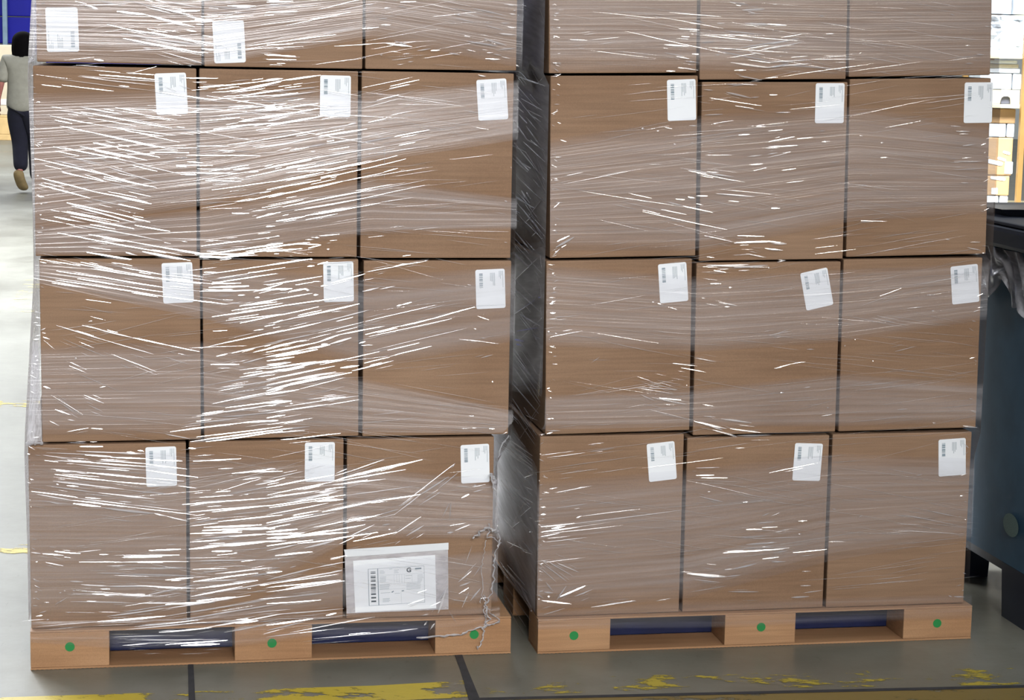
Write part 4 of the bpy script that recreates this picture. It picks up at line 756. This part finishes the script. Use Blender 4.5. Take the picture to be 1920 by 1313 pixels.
M_SHOE = plain('tan_shoe', lin(132, 112, 76), 0.8, 0, 0.15, 20)
skin_mesh('shoe', [(-.035, -.125, .245), (-.03, -.095, .16), (-.015, -.03, .07), (0, .03, .028)], [(0, 1), (1, 2), (2, 3)], [(.062, .05), (.058, .05), (.062, .042), (.055, .03)], M_SHOE, per)
skin_mesh('shoe', [(.085, .20, .05), (.085, .28, .045), (.085, .37, .035), (.085, .42, .03)], [(0, 1), (1, 2), (2, 3)], [.045, .045, .038, .028], M_SHOE, per)
bm = bmesh.new(); bmesh.ops.create_uvsphere(bm, u_segments=40, v_segments=24, radius=1.0)
for v_ in bm.verts:
    x, y, z = v_.co; low = max(0, -z); an = math.atan2(y, x)
    jag = 0.018 * math.sin(an * 9) + 0.012 * math.sin(an * 23)
    v_.co = Vector((x * (0.112 + 0.04 * low) * (1 + 0.03 * math.sin(an * 11)), y * (0.118 - 0.02 * low) + 0.045 - 0.02 * low, 1.55 + z * (0.10 if z > 0 else 0.245) + jag * low))
hm = plain('dark_hair', lin(10, 8, 10), 0.95, 0, 0.3, 60); hm.node_tree.nodes['Principled BSDF'].inputs['Specular IOR Level'].default_value = 0.08
from_bm('hair', bm, hm, per, None, True)

# ------------------------------------------------------------------ far left: blue door and a load on a wooden pallet
M_BLUE = plain('deep_blue_panel', lin(4, 8, 160), 0.6, 0, 0.08, 2)
YD = 38.0
A, B = at_depth(-160, -120, YD), at_depth(300, -120, YD)
dr = empty('door_1', Matrix.Translation((A.x, YD, 0))); tag(dr, 'deep blue industrial door at the far end', None, None, 'structure')
for k in range(9): box('door_panel', 0.0, B.x - A.x, 0, 0.06, k * 0.5 + 0.01, k * 0.5 + 0.49, M_BLUE, dr, None, 0.02)
pA, pB = at_depth(4, 40, YD - .2), at_depth(13, 40, YD - .2)
o = box('trim_1', pA.x, pB.x, YD - 0.2, YD - 0.12, 0, 4.6, plain('pale_blue_post', lin(150, 176, 196), 0.5), None, None, 0.02); tag(o, 'pale blue grey post in front of the blue door', None, None, 'structure')
PW = on_floor(0, 263); YW = PW.y
M_WOOD = plain('pale_pine', lin(214, 180, 124), 0.8, 0, 0.14, 6)
wp = empty('wooden_pallet', Matrix.Translation((PW.x, YW, 0))); tag(wp, 'pale wooden pallet beyond the walking person', 'pallet')
zz = lambda py: at_depth(0, py, YW).z
wx0, wx1 = at_depth(-110, 240, YW).x - PW.x, at_depth(44, 240, YW).x - PW.x
zt = zz(216)
for k in range(5): box('bottom_board' if k < 3 else 'bottom_board', wx0, wx1, 0.0 + k * 0.28, 0.1 + k * 0.28, 0.0, zz(252), M_WOOD, wp, None, 0.01)
for k in range(5): box('top_board', wx0, wx1, k * 0.28, 0.1 + k * 0.28, zz(220), zt, M_WOOD, wp, None, 0.01)
nb = 6
for k in range(nb):
    xa = wx0 + (wx1 - wx0 - 0.15) * k / (nb - 1); box('block', xa, xa + 0.16, 0.0, 1.2, zz(252) + .001, zz(220) - .001, M_WOOD, wp, None, 0.01)
cs = empty('carton', Matrix.Translation((PW.x, YW + 0.03, zt + .002))); tag(cs, 'large pale beige carton on the far wooden pallet', 'carton')
cxa, cxb = at_depth(-100, 150, YW).x - PW.x, at_depth(23, 150, YW).x - PW.x
box('carton_body', cxa, cxb, 0, 1.1, 0, zz(84) - zt, plain('beige_carton', lin(206, 192, 166), 0.8, 0, 0.06, 5), cs, None, 0.02)
box('strap', cxa - .01, cxb + .01, -.008, 0.0, zz(197) - zt, zz(186) - zt, plain('pale_strap', lin(222, 214, 210), 0.5), cs, None, 0.003)

# ------------------------------------------------------------------ far right: bright rack with packed goods
YR = 14.0
def rx(px): return at_depth(px, 200, YR).x
def rz(py): return at_depth(1890, py, YR).z
M_STEEL = plain('cream_beam', lin(236, 226, 190), 0.5)
M_POST = plain('ochre_post', lin(150, 116, 62), 0.6, 0, 0.12)
M_WHITE = plain('white_wrapped_pack', lin(228, 236, 244), 0.35, 0, 0.08, 10)
M_TAN = plain('tan_carton', lin(196, 160, 116), 0.75, 0, 0.1, 6)
M_CREAM = plain('cream_plastic', lin(226, 218, 196), 0.6)
rack = empty('pallet_rack', Matrix.Translation((rx(1912), YR, 0))); tag(rack, 'pallet rack with ochre post and cream beams at the far right', 'rack')
ox = rx(1912)
X0, X1 = rx(1800) - ox, rx(2060) - ox
for x in (rx(1911) - ox, rx(2055) - ox):
    for yy in (-0.06, 0.95): box('post', x, x + 0.035, yy, yy + 0.05, 0, 3.4, M_POST, rack, None, 0.004)
box('post', rx(1800) - ox, rx(1800) - ox + 0.035, -.06, -.01, 0, 3.4, M_POST, rack, None, 0.004)
for py in (103, 196, 392):
    z = rz(py + 7); box('beam', X0, X1, -0.008, 0.04, z, rz(py), M_STEEL, rack, None, 0.004)
    box('shelf_board', X0, X1, 0.041, 0.94, z, rz(py) - .004, M_STEEL, rack, None, 0.004)
def pack(name, x0, x1, y0, y1, mat, label, cat, dep=0.35, crumple=0.0, yoff=0.06, grp=None):
    r = empty(name, Matrix.Translation((rx((x0 + x1) / 2), YR + yoff, rz(y1)))); w_ = rx(x1) - rx(x0); h_ = rz(y0) - rz(y1)
    tag(r, label, cat, grp)
    bm = bmesh.new(); bm_box(bm, -w_ / 2 + .002, w_ / 2 - .002, 0, dep, 0, h_ - .002, 0.008, 2)
    if crumple:
        bmesh.ops.subdivide_edges(bm, edges=bm.edges[:], cuts=9, use_grid_fill=True)
        for v_ in bm.verts:
            if v_.co.y < 0.01 and 0.02 < v_.co.z < h_ - .02 and abs(v_.co.x) < w_ / 2 - .01: v_.co.y += random.uniform(0, crumple)
    from_bm('wrapped_body' if crumple else 'pack_body', bm, mat, r)
    return r
pack('white_carton', 1840, 1891, -20, 26, M_WHITE, 'white carton at the very top of the far rack, left one', 'carton')
pack('white_carton', 1894, 1940, -20, 26, M_WHITE, 'white carton at the very top of the far rack, right one', 'carton')
pack('wrapped_bundle', 1836, 1917, 28, 103, M_WHITE, 'crumpled white film wrapped bundle on the upper far shelf', 'bundle', 0.4, 0.05)
for k, (a, b) in enumerate(((113, 120), (120, 128), (128, 137))): pack('flat_pack', 1838, 1908 + 3 * k, a, b, (M_WHITE, M_CREAM, M_WHITE)[k], ('uppermost', 'middle', 'lowest')[k] + ' flat white pack in the small pile on the far rack', 'pack', 0.35)
pack('white_carton', 1838, 1899, 138, 168, M_WHITE, 'small white carton above the cream tray on the far rack, left', 'carton')
pack('white_carton', 1900, 1917, 138, 168, M_WHITE, 'narrow white carton above the cream tray on the far rack, right', 'carton')
r = empty('cream_tray', Matrix.Translation((rx(1876), YR + .06, rz(195.5)))); tag(r, 'cream plastic tray with a dark hand hole on the far rack', 'tray')
hw = rx(1915) - rx(1876); hh = rz(169) - rz(195.5)
h0, h1, hb = rx(1878) - rx(1876), rx(1899) - rx(1876), hh * 0.55
slab_xz('tray_front', [(-hw, 0), (h0, 0), (h0 + .01, hb * .8), (h0 + .025, hb), (h1 - .02, hb), (h1 - .005, hb * .8), (h1, 0), (hw, 0), (hw, hh), (-hw, hh)], 0, 0.02, M_CREAM, r)
box('tray_well', -hw, hw, 0.022, 0.35, 0.0, hh - .004, plain('dark_grey_tray', lin(84, 86, 100), 0.6), r, None, 0.004)
pack('tan_carton', 1838, 1910, 204, 232, M_TAN, 'tan carton just under the middle beam of the far rack', 'carton')
pack('white_carton', 1838, 1893, 232.5, 258, M_WHITE, 'white carton below the tan carton on the far rack, wide', 'carton')
pack('white_carton', 1894, 1909, 232.5, 258, M_WHITE, 'white carton below the tan carton on the far rack, narrow', 'carton')
c1 = pack('tan_carton', 1836, 1908, 258.5, 330, M_TAN, 'large tan wrapped carton on the lower far shelf', 'carton', 0.5)
c2 = pack('tan_carton', 1836, 1905, 330.5, 368, M_TAN, 'tan carton under the large one on the lower far shelf', 'carton', 0.5)
pack('white_carton', 1836, 1886, 368.5, 391, M_WHITE, 'white carton on the bottom beam of the far rack, left', 'carton')
pack('white_carton', 1887, 1904, 368.5, 391, M_WHITE, 'white carton on the bottom beam of the far rack, right', 'carton')
def on_pack(root, name, x0, x1, y0, y1, mat, ang=0.0):
    w_, h_ = rx(x1) - rx(x0), rz(y0) - rz(y1); L = root.matrix_world.translation
    slab_xz(name, round_rect(w_, h_, min(w_, h_) * 0.45 if ang else 0.006), -0.003, -0.0005, mat, root, Matrix.Translation((rx((x0 + x1) / 2) - L.x, 0, rz((y0 + y1) / 2) - L.z)) @ Matrix.Rotation(ang, 4, 'Y'))
bpy.context.view_layer.update()
on_pack(c1, 'label', 1894, 1909, 304, 327, M_WHITE); on_pack(c1, 'painted_glint', 1860, 1890, 302, 310, M_WHITE, 0.2); on_pack(c1, 'painted_glint', 1879, 1896, 297, 302, M_WHITE, 0.3)  # white slabs paint the film's reflections on the tan cartons
on_pack(c1, 'painted_glint', 1889, 1903, 285, 290, M_WHITE, 0.25); on_pack(c2, 'painted_glint', 1868, 1897, 331, 336, M_WHITE, 0.15) if False else None
on_pack(c2, 'painted_glint', 1868, 1897, 333, 339, M_WHITE, 0.12); on_pack(c2, 'label', 1871, 1883, 354, 366, M_WHITE)
